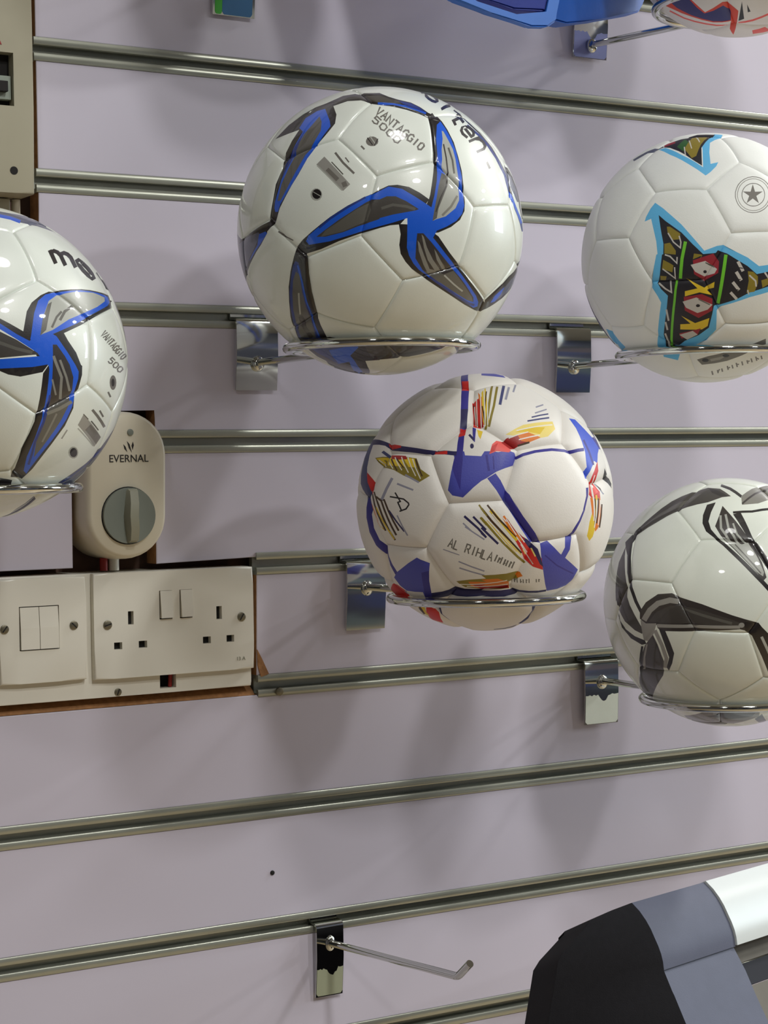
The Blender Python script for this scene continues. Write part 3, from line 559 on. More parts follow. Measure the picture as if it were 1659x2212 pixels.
('brn', [435, -796, -418, 394, -711, -581, 413, -700, -581, 454, -786, -418]),
('brn', [476, -752, -453, 437, -666, -603, 458, -653, -602, 497, -740, -452]),
('yel', [418, -816, -397, 388, -745, -541, 406, -736, -540, 436, -807, -396]),
('blk', [634, -753, -172, 719, -667, -189, 797, -555, -234, 811, -499, -303, 685, -663, -297, 623, -741, -247]),
('ink', [628, -760, 165, 658, -751, 27, 696, -709, -101, 751, -655, -77, 706, -705, 49, 683, -703, 192]),
('fnt', [452, -833, -317, 515, -764, -385, 536, -753, -378, 470, -825, -310]),
('pur', [-473, -868, -142, -411, -901, -127, -391, -901, -185, -375, -893, -245, -309, -855, -415, -335, -876, -345, -278, -839, -466, -190, -779, -596, -139, -730, -668, -228, -729, -643, -302, -789, -534, -398, -854, -331, -373, -838, -396, -407, -855, -317, -434, -866, -244]),
('pud', [-378, -889, -257, -351, -886, -301, -309, -855, -415, -278, -839, -466, -190, -779, -596, -139, -730, -668, -209, -731, -648, -301, -796, -524, -382, -857, -342, -383, -854, -348]),
('pud', [307, -883, -352, 303, -860, -408, 255, -828, -498, 258, -825, -502, 203, -799, -564, 134, -758, -636, 103, -735, -668, 132, -720, -680, 164, -743, -647, 233, -784, -574, 298, -811, -501, 293, -817, -495, 340, -846, -408, 345, -870, -349]),
('pur', [93, -746, -658, 68, -693, -717, 27, -646, -762, 73, -620, -780, 116, -670, -732, 142, -727, -670]),
('pur', [-145, -727, -669, -80, -740, -666, 24, -664, -746, 88, -620, -778, 262, -472, -841, 243, -376, -893, 179, -367, -912, -18, -386, -921, -57, -457, -886, -101, -560, -821, -135, -646, -750]),
('pud', [-111, -663, -739, 7, -587, -809, 204, -465, -860, 207, -474, -854, 12, -594, -803, -104, -669, -735]),
('red', [-344, -754, -558, -297, -749, -591, -246, -715, -653, -185, -684, -704, -132, -646, -751, -106, -570, -814, -190, -590, -784, -255, -622, -739, -300, -680, -668, -345, -722, -598]),
('ink', [-303, -753, -582, -247, -740, -623, -166, -699, -694, -107, -590, -799, -139, -608, -780, -190, -674, -712, -246, -706, -662]),
('pye', [-286, -685, -669, -258, -656, -708, -249, -661, -706, -278, -690, -667]),
('pye', [-217, -694, -685, -186, -653, -733, -176, -657, -732, -208, -698, -684]),
('yel', [-503, -783, -364, -437, -759, -480, -336, -718, -608, -317, -735, -598, -417, -776, -471, -483, -799, -356]),
('brn', [-554, -763, -329, -501, -748, -433, -430, -725, -536, -298, -657, -692, -286, -668, -686, -419, -736, -531, -490, -759, -428, -542, -774, -324]),
('yel', [-532, -733, -421, -463, -713, -525, -335, -658, -673, -324, -670, -666, -452, -724, -519, -521, -744, -415]),
('brn', [-514, -794, -322, -456, -776, -432, -389, -757, -523, -332, -734, -591, -322, -742, -585, -379, -765, -518, -447, -785, -428, -504, -802, -318]),
('olv', [-561, -729, -390, -436, -683, -584, -257, -595, -760, -246, -607, -754, -425, -695, -579, -550, -740, -385]),
('ink', [-565, -690, -450, -462, -663, -588, -452, -675, -581, -555, -702, -444]),
('ink', [-566, -667, -482, -536, -662, -522, -528, -672, -517, -558, -677, -477]),
('org', [-427, -794, -431, -381, -761, -523, -299, -726, -617, -282, -741, -608, -363, -775, -516, -407, -807, -426]),
('drd', [-402, -793, -456, -349, -765, -540, -277, -733, -620, -268, -741, -615, -339, -772, -536, -391, -800, -452]),
('pye', [-455, -724, -516, -388, -700, -598, -294, -649, -700, -288, -656, -696, -382, -707, -594, -448, -731, -512]),
('ink', [-658, -673, -334, -586, -676, -445, -540, -662, -519, -529, -674, -514, -576, -688, -440, -648, -686, -327]),
('ink', [-608, -706, -360, -538, -695, -475, -528, -706, -470, -598, -717, -355]),
('olv', [-565, -768, -299, -526, -754, -391, -516, -762, -388, -555, -776, -296]),
('olv', [-567, -728, -384, -531, -718, -447, -520, -729, -443, -555, -739, -379]),
('fnt', [-667, -644, -372, -622, -643, -445, -616, -651, -441, -661, -652, -368]),
('fnt', [-657, -637, -400, -546, -648, -529, -541, -656, -524, -652, -645, -396]),
('gry', [-745, -471, -470, -726, -523, -443, -730, -479, -485, -723, -485, -490, -722, -540, -430, -751, -469, -462]),
('gry', [-740, -491, -458, -727, -498, -470, -725, -507, -464, -738, -500, -451]),
('gry', [-709, -540, -451, -724, -480, -494, -700, -492, -516, -698, -501, -510, -715, -493, -494, -702, -544, -457]),
('gry', [-654, -516, -552, -642, -567, -515, -629, -571, -525, -631, -561, -535, -636, -552, -538, -650, -547, -526, -652, -538, -532, -633, -545, -548, -623, -562, -542, -621, -582, -524, -647, -572, -502, -661, -513, -546]),
('gry', [-643, -544, -537, -637, -520, -567, -630, -526, -570, -635, -550, -540]),
('gry', [-609, -531, -588, -596, -586, -548, -603, -584, -541, -617, -528, -582]),
('gry', [-588, -537, -604, -575, -592, -564, -583, -590, -558, -596, -534, -598]),
('gry', [-562, -543, -623, -549, -598, -582, -557, -596, -577, -570, -541, -617]),
('gry', [-587, -559, -584, -561, -566, -603, -559, -574, -597, -584, -568, -578]),
('gry', [-548, -598, -583, -562, -538, -626, -534, -543, -646, -533, -553, -640, -552, -549, -626, -540, -600, -589]),
('gry', [-518, -549, -654, -497, -599, -626, -499, -552, -667, -490, -555, -671, -493, -616, -613, -526, -550, -647]),
('gry', [-512, -569, -642, -496, -571, -652, -494, -580, -646, -510, -578, -635]),
('gry', [-468, -564, -679, -453, -609, -649, -463, -609, -642, -477, -564, -672]),
('gry', [-448, -564, -693, -436, -600, -669, -446, -600, -662, -457, -564, -686]),
('gry', [-445, -577, -683, -430, -596, -677, -436, -599, -670, -451, -581, -676]),
('gry', [-431, -563, -704, -417, -608, -674, -427, -608, -668, -441, -564, -697]),
('gry', [-407, -562, -719, -395, -602, -693, -405, -603, -686, -418, -563, -712]),
('gry', [-410, -573, -708, -400, -572, -715, -397, -580, -710, -407, -582, -703]),
('gry', [-389, -560, -730, -377, -600, -704, -387, -601, -697, -400, -562, -723]),
('gry', [-367, -558, -743, -355, -600, -716, -365, -601, -710, -378, -560, -736]),
('gry', [-365, -594, -715, -357, -586, -726, -350, -592, -724, -359, -600, -714]),
('gry', [-345, -555, -755, -331, -603, -724, -342, -605, -718, -356, -557, -749]),
('fnt', [-770, -430, -469, -684, -476, -551, -683, -482, -547, -769, -437, -465]),
('fnt', [-685, -432, -585, -527, -467, -708, -525, -478, -703, -683, -442, -580]),
('fnt', [-674, -394, -623, -521, -440, -730, -521, -450, -724, -673, -405, -617]),
('olv', [-671, -285, -683, -605, -358, -710, -507, -426, -748, -540, -434, -720, -379, -512, -769, -310, -537, -783, -268, -523, -808, -284, -481, -828, -347, -452, -821, -324, -388, -862, -509, -307, -803, -611, -273, -741]),
('org', [-606, -339, -718, -501, -402, -765, -533, -404, -742, -429, -458, -778, -347, -452, -821, -326, -395, -858, -511, -314, -799, -577, -307, -756]),
('drd', [-582, -330, -742, -495, -377, -781, -521, -352, -776, -357, -417, -834, -325, -391, -860, -510, -310, -801, -543, -325, -773]),
('org', [-312, -515, -797, -277, -534, -798, -253, -512, -820, -286, -488, -824]),
('gry', [-315, -444, -837, -324, -476, -817, -331, -474, -815, -322, -443, -836]),
('gry', [-294, -450, -842, -301, -475, -826, -309, -473, -824, -302, -448, -840]),
('gry', [-298, -458, -836, -292, -473, -830, -298, -476, -826, -304, -461, -833]),
('gry', [-277, -454, -846, -286, -485, -825, -293, -483, -823, -285, -453, -844]),
('gry', [-253, -459, -850, -261, -487, -832, -269, -486, -831, -261, -458, -849]),
('gry', [-260, -466, -845, -249, -467, -847, -251, -474, -843, -261, -472, -841]),
('gry', [-234, -463, -854, -242, -490, -836, -250, -489, -834, -242, -462, -852]),
('gry', [-212, -466, -858, -221, -495, -839, -228, -494, -838, -220, -465, -856]),
('gry', [-225, -489, -842, -213, -486, -846, -212, -492, -843, -225, -495, -838]),
('gry', [-190, -469, -861, -200, -502, -840, -208, -501, -839, -198, -468, -860]),
('gry', [-132, -475, -869, -141, -502, -852, -150, -501, -851, -141, -474, -868]),
('gry', [-111, -476, -871, -119, -501, -856, -129, -501, -855, -120, -476, -870]),
('gry', [-120, -490, -862, -111, -494, -861, -116, -501, -857, -125, -497, -857]),
('ink', [-765, 61, -639, -757, -33, -651, -667, -207, -714, -481, -323, -814, -507, -297, -808, -316, -383, -867, -24, -400, -915, -24, -381, -923, -186, -372, -908, -495, -257, -829, -469, -280, -837, -630, -152, -760, -744, 39, -666]),
('pur', [-880, -218, -420, -824, -263, -500, -796, -135, -588, -756, -36, -652, -739, 10, -673, -759, 67, -647, -788, 24, -614, -830, 171, -530, -858, 189, -476, -895, 175, -408, -911, 71, -403, -902, -117, -414]),
('pud', [-842, -145, -517, -815, -211, -538, -796, -135, -588, -756, -36, -652, -739, 10, -673, -759, 67, -647, -796, -18, -604]),
('red', [-838, 365, -404, -864, 219, -452, -825, 182, -532, -781, 284, -555, -706, 544, -451, -746, 544, -382]),
('fnt', [-829, 209, -517, -781, 284, -554, -788, 244, -564, -832, 175, -524]),
('red', [-697, 238, -675, -692, 176, -698, -613, 236, -752, -502, 381, -775, -527, 473, -705]),
('yel', [-709, 310, -632, -702, 251, -665, -616, 345, -706, -637, 389, -663]),
('brn', [-700, 319, -637, -616, 417, -667, -639, 357, -680, -711, 282, -643]),
('ink', [-676, 119, -726, -600, 214, -769, -506, 291, -810, -524, 239, -817, -608, 176, -773, -676, 91, -729]),
('wht', [-400, -795, -455, -336, -747, -572, -330, -751, -571, -394, -799, -453]),
('wht', [-376, -791, -481, -275, -722, -633, -269, -726, -631, -370, -795, -479]),
('wht', [-488, -780, -389, -335, -706, -622, -330, -711, -620, -483, -784, -387]),
('wht', [-540, -754, -371, -427, -709, -560, -292, -635, -714, -287, -640, -711, -422, -713, -557, -535, -759, -369]),
('wht', [-556, -744, -368, -404, -683, -606, -399, -688, -604, -551, -749, -365]),
('wht', [-336, -739, -582, -245, -667, -702, -239, -672, -700, -330, -743, -581]),
('wht', [-305, -708, -635, -196, -605, -771, -190, -608, -769, -299, -712, -633]),
('wht', [-473, -806, -353, -401, -785, -471, -395, -789, -468, -467, -811, -351]),
('wht', [-890, -198, 408, -906, -290, 306, -902, -298, 308, -888, -207, 409]),
('wht', [-876, -288, 385, -896, -363, 252, -893, -372, 252, -873, -298, 384]),
('wht', [-860, -375, 342, -875, -440, 197, -871, -448, 197, -857, -384, 342]),
('wht', [-843, -436, 313, -859, -488, 151, -854, -496, 150, -839, -444, 312]),
('wht', [-824, -490, 279, -838, -535, 97, -834, -542, 97, -820, -498, 278]),
('wht', [-812, -527, 245, -824, -562, 58, -819, -569, 58, -808, -534, 245]),
('wht', [-240, -781, 574, -396, -873, 281, -390, -877, 279, -234, -785, 572]),
('wht', [-216, -797, 563, -375, -888, 264, -369, -891, 261, -210, -800, 560]),
('wht', [-157, -776, 609, -346, -899, 265, -339, -902, 263, -150, -779, 607]),
('wht', [-179, -824, 536, -327, -906, 266, -321, -909, 264, -172, -827, 534]),
('wht', [-317, -820, 475, -399, -866, 299, -393, -869, 297, -311, -824, 472]),
('wht', [-155, -976, 144, 169, -974, 148, 172, -971, 157, -152, -975, 153]),
('wht', [-167, -983, 70, 13, -996, 74, 15, -995, 83, -165, -982, 78]),
('wht', [-231, -966, 105, -70, -990, 114, -69, -989, 123, -230, -966, 113]),
('wht', [406, -858, -312, 386, -827, -406, 399, -821, -405, 419, -852, -311]),
('wht', [393, -838, -376, 363, -737, -568, 376, -731, -567, 406, -832, -376]),
('wht', [419, -798, -431, 370, -701, -608, 383, -694, -608, 432, -791, -431]),
('wht', [459, -777, -428, 420, -689, -590, 434, -680, -589, 474, -769, -427]),
('wht', [448, -856, -254, 406, -844, -347, 419, -838, -347, 461, -849, -253]),
('wht', [-660, -263, -702, -361, -458, -811, -363, -465, -806, -663, -270, -697]),
('wht', [-604, -286, -743, -346, -423, -836, -349, -431, -831, -606, -295, -738]),
('wht', [-995, -19, 90, -991, -70, -104, -990, -83, -106, -995, -34, 87]),
('wht', [-991, -48, 117, -995, -71, -56, -994, -84, -59, -991, -63, 113]),
('slt', [-80, -266, -960, -47, -148, -987, -35, -28, -998, -48, 135, -989, -200, 211, -956, -121, 341, -931, 30, 255, -965, 18, 38, -998, -11, -120, -992, -52, -253, -965]),
('pnk', [110, 204, -972, 149, 179, -972, 150, 179, -971, 110, 205, -971]),
('pur', [89, -467, 879, 170, -507, 844, 173, -609, 772, 141, -677, 721, 62, -650, 756, -1, -589, 807]),
]
ORIENT[3] = [[0.3699, -0.5974, -0.7116], [0.2619, 0.8019, -0.537], [0.8914, 0.0122, 0.453]]
PRINT[3] = [
('cyn', [-99, 187, 976, -157, 117, 980, -294, -34, 954, -423, -158, 891, -474, -208, 854, -433, -299, 849, -418, -348, 838, -448, -435, 780, -465, -513, 720, -494, -588, 639, -447, -678, 582, -596, -668, 444, -688, -514, 511, -780, -309, 543, -806, -273, 524, -891, -249, 378, -939, -163, 299, -965, -49, 253, -978, 71, 192, -961, 227, 151, -937, 235, 254, -865, 187, 463, -774, 144, 615, -735, 169, 655, -687, 210, 695, -641, 210, 737, -562, 181, 806, -492, 161, 855, -489, 151, 858, -402, 161, 900, -290, 192, 936, -226, 210, 950, -238, 263, 934, -204, 254, 944, -141, 221, 964]),
('bk2', [-206, 150, 966, -260, 92, 960, -353, -36, 934, -436, -124, 890, -497, -200, 843, -480, -291, 826, -460, -307, 832, -472, -372, 798, -496, -435, 751, -518, -511, 684, -547, -571, 611, -485, -677, 552, -565, -671, 477, -663, -517, 540, -725, -419, 545, -776, -294, 557, -786, -256, 560, -826, -237, 509, -889, -198, 412, -924, -112, 363, -946, 2, 320, -959, 55, 274, -960, 135, 239, -953, 165, 251, -914, 162, 370, -811, 106, 573, -743, 84, 662, -702, 136, 698, -667, 162, 726, -623, 138, 769, -497, 115, 859, -494, 105, 862, -425, 103, 898, -299, 131, 944]),
('grn', [-415, -56, 907, -529, -29, 847, -652, -10, 757, -654, -34, 755, -533, -53, 844, -420, -80, 903]),
('grn', [-661, 17, 749, -769, 44, 636, -955, 129, 263, -957, 110, 264, -771, 26, 635, -663, -1, 748]),
('grn', [-481, -352, 802, -771, -276, 572, -771, -298, 561, -480, -375, 792]),
('rd3', [-541, -123, 831, -486, -274, 829, -532, -314, 785, -602, -305, 736, -663, -201, 720, -625, -128, 769]),
('slv', [-570, -105, 814, -539, -215, 813, -580, -298, 757, -609, -278, 741, -635, -203, 744, -611, -137, 779]),
('bk2', [-605, -223, 763, -609, -222, 760, -613, -218, 758, -615, -213, 758, -616, -207, 759, -614, -201, 762, -611, -198, 765, -607, -197, 769, -603, -198, 771, -599, -202, 773, -597, -208, 774, -597, -214, 772, -598, -219, 770, -601, -222, 766]),
('gry', [-554, -213, 804, -576, -278, 768, -567, -282, 772, -546, -217, 808]),
('yel', [-651, -66, 754, -671, -116, 731, -698, -198, 686, -657, -275, 700, -691, -268, 670, -709, -217, 669, -736, -255, 625, -726, -161, 667, -751, -47, 657, -723, -51, 687, -705, -147, 692]),
('rd3', [-754, -38, 655, -734, -177, 654, -753, -251, 607, -810, -240, 533, -853, -133, 502, -822, -36, 566]),
('slv', [-778, -26, 626, -754, -133, 641, -782, -247, 571, -809, -208, 548, -831, -129, 539, -808, -47, 585]),
('bk2', [-795, -155, 585, -798, -153, 582, -801, -148, 579, -802, -142, 578, -803, -135, 579, -802, -129, 582, -799, -125, 586, -796, -124, 590, -793, -126, 594, -790, -131, 597, -788, -137, 598, -788, -144, 597, -789, -150, 594, -791, -154, 590]),
('gry', [-766, -146, 625, -787, -226, 572, -781, -231, 579, -759, -151, 632]),
('yel', [-846, -3, 531, -877, -101, 467, -847, -213, 486, -882, -191, 427, -900, -145, 408, -904, 21, 424, -883, 14, 466, -881, -66, 466]),
('rd3', [-919, 35, 390, -896, -138, 419, -924, -103, 365, -938, 25, 343]),
('slv', [-924, 36, 377, -910, -74, 406, -922, -106, 370, -943, -18, 331]),
('olv', [-497, -132, 857, -501, -191, 843, -532, -174, 827, -505, -195, 840, -534, -123, 835]),
('olv', [-304, 79, 948, -306, 54, 949, -361, -28, 931, -401, -20, 915, -403, 25, 914, -359, 70, 930]),
('slv', [-353, 73, 932, -422, 28, 905, -468, -33, 882, -421, -38, 905, -375, -24, 925, -378, -14, 925, -421, -28, 905, -451, -25, 891, -416, 20, 908, -349, 64, 934]),
('olv', [-425, 96, 899, -421, 51, 904, -478, 6, 877, -504, 7, 863, -491, 96, 865]),
('slv', [-503, 94, 858, -517, 55, 853, -567, -4, 822, -520, -9, 853, -519, 2, 854, -551, 3, 833, -509, 48, 858, -494, 90, 863]),
('olv', [-531, 106, 840, -557, 53, 828, -572, 26, 818, -614, 37, 788, -587, 118, 800]),
('slv', [-590, 116, 797, -622, 68, 779, -659, 13, 751, -583, 13, 811, -583, 23, 811, -644, 22, 763, -616, 61, 784, -584, 110, 803]),
('olv', [-627, 134, 766, -634, 84, 767, -657, 95, 747, -653, 136, 743]),
('slv', [-671, 156, 723, -708, 103, 697, -734, 48, 676, -663, 52, 746, -663, 65, 745, -719, 61, 691, -702, 95, 705, -665, 147, 731]),
('slv', [-811, 116, 571, -864, 110, 489, -864, 95, 493, -811, 101, 575]),
('slv', [-867, 137, 477, -901, 131, 412, -900, 116, 417, -866, 122, 482]),
('slv', [-911, 156, 378, -956, 145, 251, -956, 129, 259, -911, 141, 385]),
('slv', [-514, -436, 737, -565, -469, 678, -551, -489, 675, -500, -456, 735]),
('slv', [-580, -422, 696, -621, -454, 637, -607, -474, 637, -565, -442, 695]),
('slv', [-645, -395, 653, -679, -435, 590, -664, -453, 593, -630, -413, 656]),
('slv', [-703, -375, 602, -729, -415, 542, -716, -430, 547, -690, -391, 607]),
('bk2', [-548, -432, 715, -544, -479, 688, -538, -480, 691, -542, -434, 718]),
('bk2', [-620, -409, 668, -614, -460, 640, -609, -461, 644, -614, -410, 673]),
('bk2', [-679, -392, 619, -675, -439, 591, -670, -441, 596, -674, -394, 623]),
('olv', [-549, -512, 660, -541, -548, 636, -557, -577, 595, -596, -575, 559, -650, -548, 525, -673, -493, 550, -603, -514, 608]),
('slv', [-574, -516, 634, -593, -555, 582, -621, -556, 550, -616, -567, 544, -585, -566, 580, -565, -524, 636]),
('slv', [-658, -498, 564, -679, -503, 532, -675, -512, 529, -653, -507, 561]),
('olv', [-572, -599, 559, -531, -660, 530, -563, -657, 499, -610, -603, 513]),
('slv', [-522, -619, 585, -555, -654, 513, -546, -663, 511, -513, -629, 583]),
('cyn', [507, 263, 820, 507, 205, 836, 366, 42, 929, 211, -151, 965, 416, -113, 901, 482, -95, 870, 603, -112, 789, 728, -131, 672, 730, -193, 654, 642, -198, 740, 531, -146, 834, 388, -170, 905, 252, -201, 946, 278, -254, 925, 231, -246, 940, 166, -213, 962, 127, -181, 974, 249, -32, 967, 385, 138, 911]),
('bk2', [528, 230, 816, 641, 108, 759, 711, -1, 701, 709, -141, 690, 538, -110, 834, 448, -98, 887, 229, -140, 962, 294, -60, 953, 416, 71, 905, 491, 162, 855]),
('dgr', [491, 106, 863, 615, 72, 784, 548, 22, 835, 410, 33, 910]),
('olv', [442, 35, 895, 664, 12, 746, 640, -103, 760, 500, -83, 861, 342, -78, 936, 315, -48, 947]),
('slv', [477, 47, 877, 354, 13, 934, 355, 4, 934, 477, 38, 877]),
('slv', [578, 32, 814, 441, -20, 896, 445, -27, 894, 583, 24, 811]),
('rd3', [527, 217, 821, 563, 135, 814, 605, 152, 781, 567, 233, 789]),
('slv', [653, -5, 756, 534, -63, 842, 544, -68, 835, 668, -9, 743]),
('gb', [460, 473, 750, 504, 360, 784, 521, 225, 822, 561, 241, 791, 553, 382, 740, 517, 501, 693]),
('ink', [-263, 950, 160, -362, 927, 89, -550, 832, -57, -677, 715, -168, -717, 689, -97, -612, 787, 57, -391, 908, 140, -260, 951, 161]),
('cyn', [-687, 719, 98, -750, 646, 131, -830, 554, 46, -769, 627, -113, -713, 698, -60]),
('cyn', [-965, 207, 156, -978, 62, 192, -989, 99, 95, -969, 210, 119]),
('gry', [69, -649, 756, 30, -649, 759, -9, -643, 765, -45, -631, 774, -77, -613, 785, -103, -590, 799, -123, -565, 815, -134, -538, 831, -137, -510, 848, -131, -484, 864, -137, -482, 864, -143, -509, 848, -140, -538, 830, -128, -566, 813, -108, -593, 797, -81, -616, 782, -47, -634, 770, -10, -647, 761, 31, -654, 755, 71, -654, 752]),
('gry', [-132, -484, 864, -118, -460, 879, -97, -440, 891, -69, -426, 901, -37, -416, 907, -1, -413, 909, 37, -417, 907, 74, -426, 901, 109, -441, 890, 140, -461, 875, 145, -457, 876, 113, -437, 891, 77, -421, 903, 38, -412, 909, -1, -408, 912, -39, -411, 910, -72, -421, 903, -101, -436, 893, -123, -457, 880, -137, -481, 864]),
('gry', [139, -460, 876, 165, -484, 858, 182, -510, 839, 191, -537, 820, 191, -564, 802, 182, -590, 786, 163, -612, 773, 137, -630, 763, 105, -643, 758, 68, -649, 756, 71, -654, 752, 109, -647, 753, 143, -634, 759, 170, -615, 769, 189, -592, 782, 199, -565, 799, 199, -537, 818, 190, -509, 838, 171, -482, 858, 145, -458, 876]),
('lgr', [62, -636, 768, 27, -636, 770, -6, -631, 775, -38, -620, 783, -67, -604, 793, -90, -584, 805, -107, -562, 819, -117, -538, 834, -120, -513, 849, -115, -490, 863, -121, -488, 863, -126, -512, 848, -123, -538, 833, -113, -563, 818, -95, -586, 803, -71, -607, 790, -41, -624, 779, -7, -635, 771, 28, -641, 766, 63, -641, 764]),
('lgr', [-115, -490, 863, -103, -469, 876, -84, -452, 887, -60, -438, 896, -31, -430, 901, 1, -428, 903, 34, -431, 901, 67, -439, 895, 97, -452, 886, 125, -470, 873, 130, -466, 874, 101, -448, 887, 69, -434, 897, 35, -426, 903, 0, -423, 905, -33, -425, 903, -63, -434, 898, -89, -448, 889, -108, -466, 877, -121, -488, 863]),
('lgr', [124, -469, 873, 146, -490, 858, 162, -513, 842, 170, -537, 825, 169, -561, 809, 161, -584, 795, 145, -603, 783, 122, -619, 775, 93, -630, 769, 61, -636, 768, 64, -641, 764, 98, -635, 765, 127, -623, 770, 151, -606, 779, 168, -586, 791, 177, -562, 806, 177, -537, 823, 169, -512, 841, 153, -488, 858, 130, -467, 874]),
('gry', [47, -607, 792, 23, -607, 793, -1, -603, 797, -23, -595, 802, -43, -584, 810, -60, -570, 818, -72, -554, 828, -79, -537, 839, -81, -520, 849, -78, -503, 860, -84, -501, 860, -88, -519, 849, -86, -537, 838, -78, -555, 827, -65, -572, 816, -47, -587, 807, -26, -599, 799, -2, -607, 793, 24, -611, 790, 49, -611, 789]),
('gry', [-78, -504, 859, -69, -489, 869, -56, -476, 876, -39, -467, 882, -18, -461, 886, 4, -459, 887, 28, -461, 886, 51, -467, 882, 73, -476, 875, 92, -489, 866, 97, -486, 868, 77, -473, 877, 53, -462, 884, 29, -456, 888, 4, -454, 890, -20, -456, 889, -42, -462, 885, -61, -472, 878, -75, -485, 870, -84, -501, 860]),
('gry', [91, -489, 867, 107, -504, 856, 117, -520, 845, 123, -537, 833, 122, -554, 822, 116, -570, 812, 105, -584, 804, 89, -595, 798, 69, -603, 794, 46, -607, 792, 50, -611, 789, 73, -607, 790, 94, -599, 794, 111, -587, 801, 124, -572, 810, 130, -555, 820, 130, -537, 832, 125, -519, 844, 113, -502, 857, 97, -486, 867]),
('gry', [113, -521, 845, 48, -543, 837, 72, -593, 800, 14, -555, 831, -43, -577, 814, -18, -533, 845, -72, -494, 865, -3, -507, 861, 23, -460, 886, 38, -513, 856]),
('gry', [-992, -53, 103, -980, -143, 131, -931, -336, 135, -812, -575, 92, -824, -565, 25, -892, -448, 35, -961, -272, 19, -996, -78, 26]),
('lgr', [-983, -153, 91, -953, -286, 94, -971, -227, 58, -985, -156, 58]),
('bk2', [-986, -142, 78, -987, -137, 68, -989, -129, 61, -990, -118, 59, -991, -106, 62, -992, -97, 68, -992, -91, 78, -991, -91, 90, -989, -95, 99, -988, -104, 106, -986, -115, 109, -985, -126, 106, -985, -136, 99, -985, -141, 89]),
('bk2', [-949, -300, 79, -951, -297, 72, -954, -289, 68, -957, -278, 69, -960, -268, 74, -961, -259, 83, -962, -253, 93, -961, -252, 102, -959, -256, 110, -957, -264, 113, -954, -274, 113, -951, -285, 108, -950, -294, 99, -949, -300, 89]),
('gry', [-975, -130, -173, -985, -138, -94, -986, -126, -97, -976, -117, -177]),
('gry', [-971, -175, -155, -978, -182, -91, -980, -171, -92, -973, -164, -157]),
('gry', [-973, -174, -144, -975, -198, -89, -977, -192, -76, -976, -169, -129]),
('gry', [-966, -212, -143, -972, -218, -79, -974, -207, -80, -968, -200, -144]),
('gry', [-956, -258, -133, -961, -265, -59, -964, -254, -59, -959, -247, -133]),
('gry', [-959, -255, -113, -955, -275, -101, -957, -275, -81, -962, -255, -92]),
('gry', [-946, -295, -129, -951, -300, -64, -954, -290, -63, -949, -284, -128]),
('gry', [-935, -329, -128, -940, -335, -51, -944, -324, -50, -939, -318, -126]),
('gry', [-941, -325, -89, -933, -343, -98, -934, -346, -78, -941, -327, -69]),
('gry', [-919, -370, -130, -924, -376, -59, -928, -366, -56, -923, -360, -127]),
('gry', [-902, -408, -135, -907, -413, -72, -912, -403, -68, -907, -398, -131]),
('gry', [-908, -404, -102, -899, -422, -110, -900, -424, -89, -909, -406, -81]),
('gry', [-886, -439, -143, -892, -444, -70, -897, -434, -65, -892, -429, -138]),
('gry', [-867, -472, -155, -874, -478, -75, -880, -469, -70, -873, -463, -149]),
('gry', [-877, -468, -97, -862, -482, -149, -861, -489, -134, -875, -474, -84]),
('gry', [-843, -508, -172, -851, -513, -102, -857, -504, -96, -850, -498, -165]),
]
ORIENT[5] = [[0.0253, -0.9895, 0.1422], [0.5451, 0.1329, 0.8278], [-0.838, 0.0566, 0.5427]]
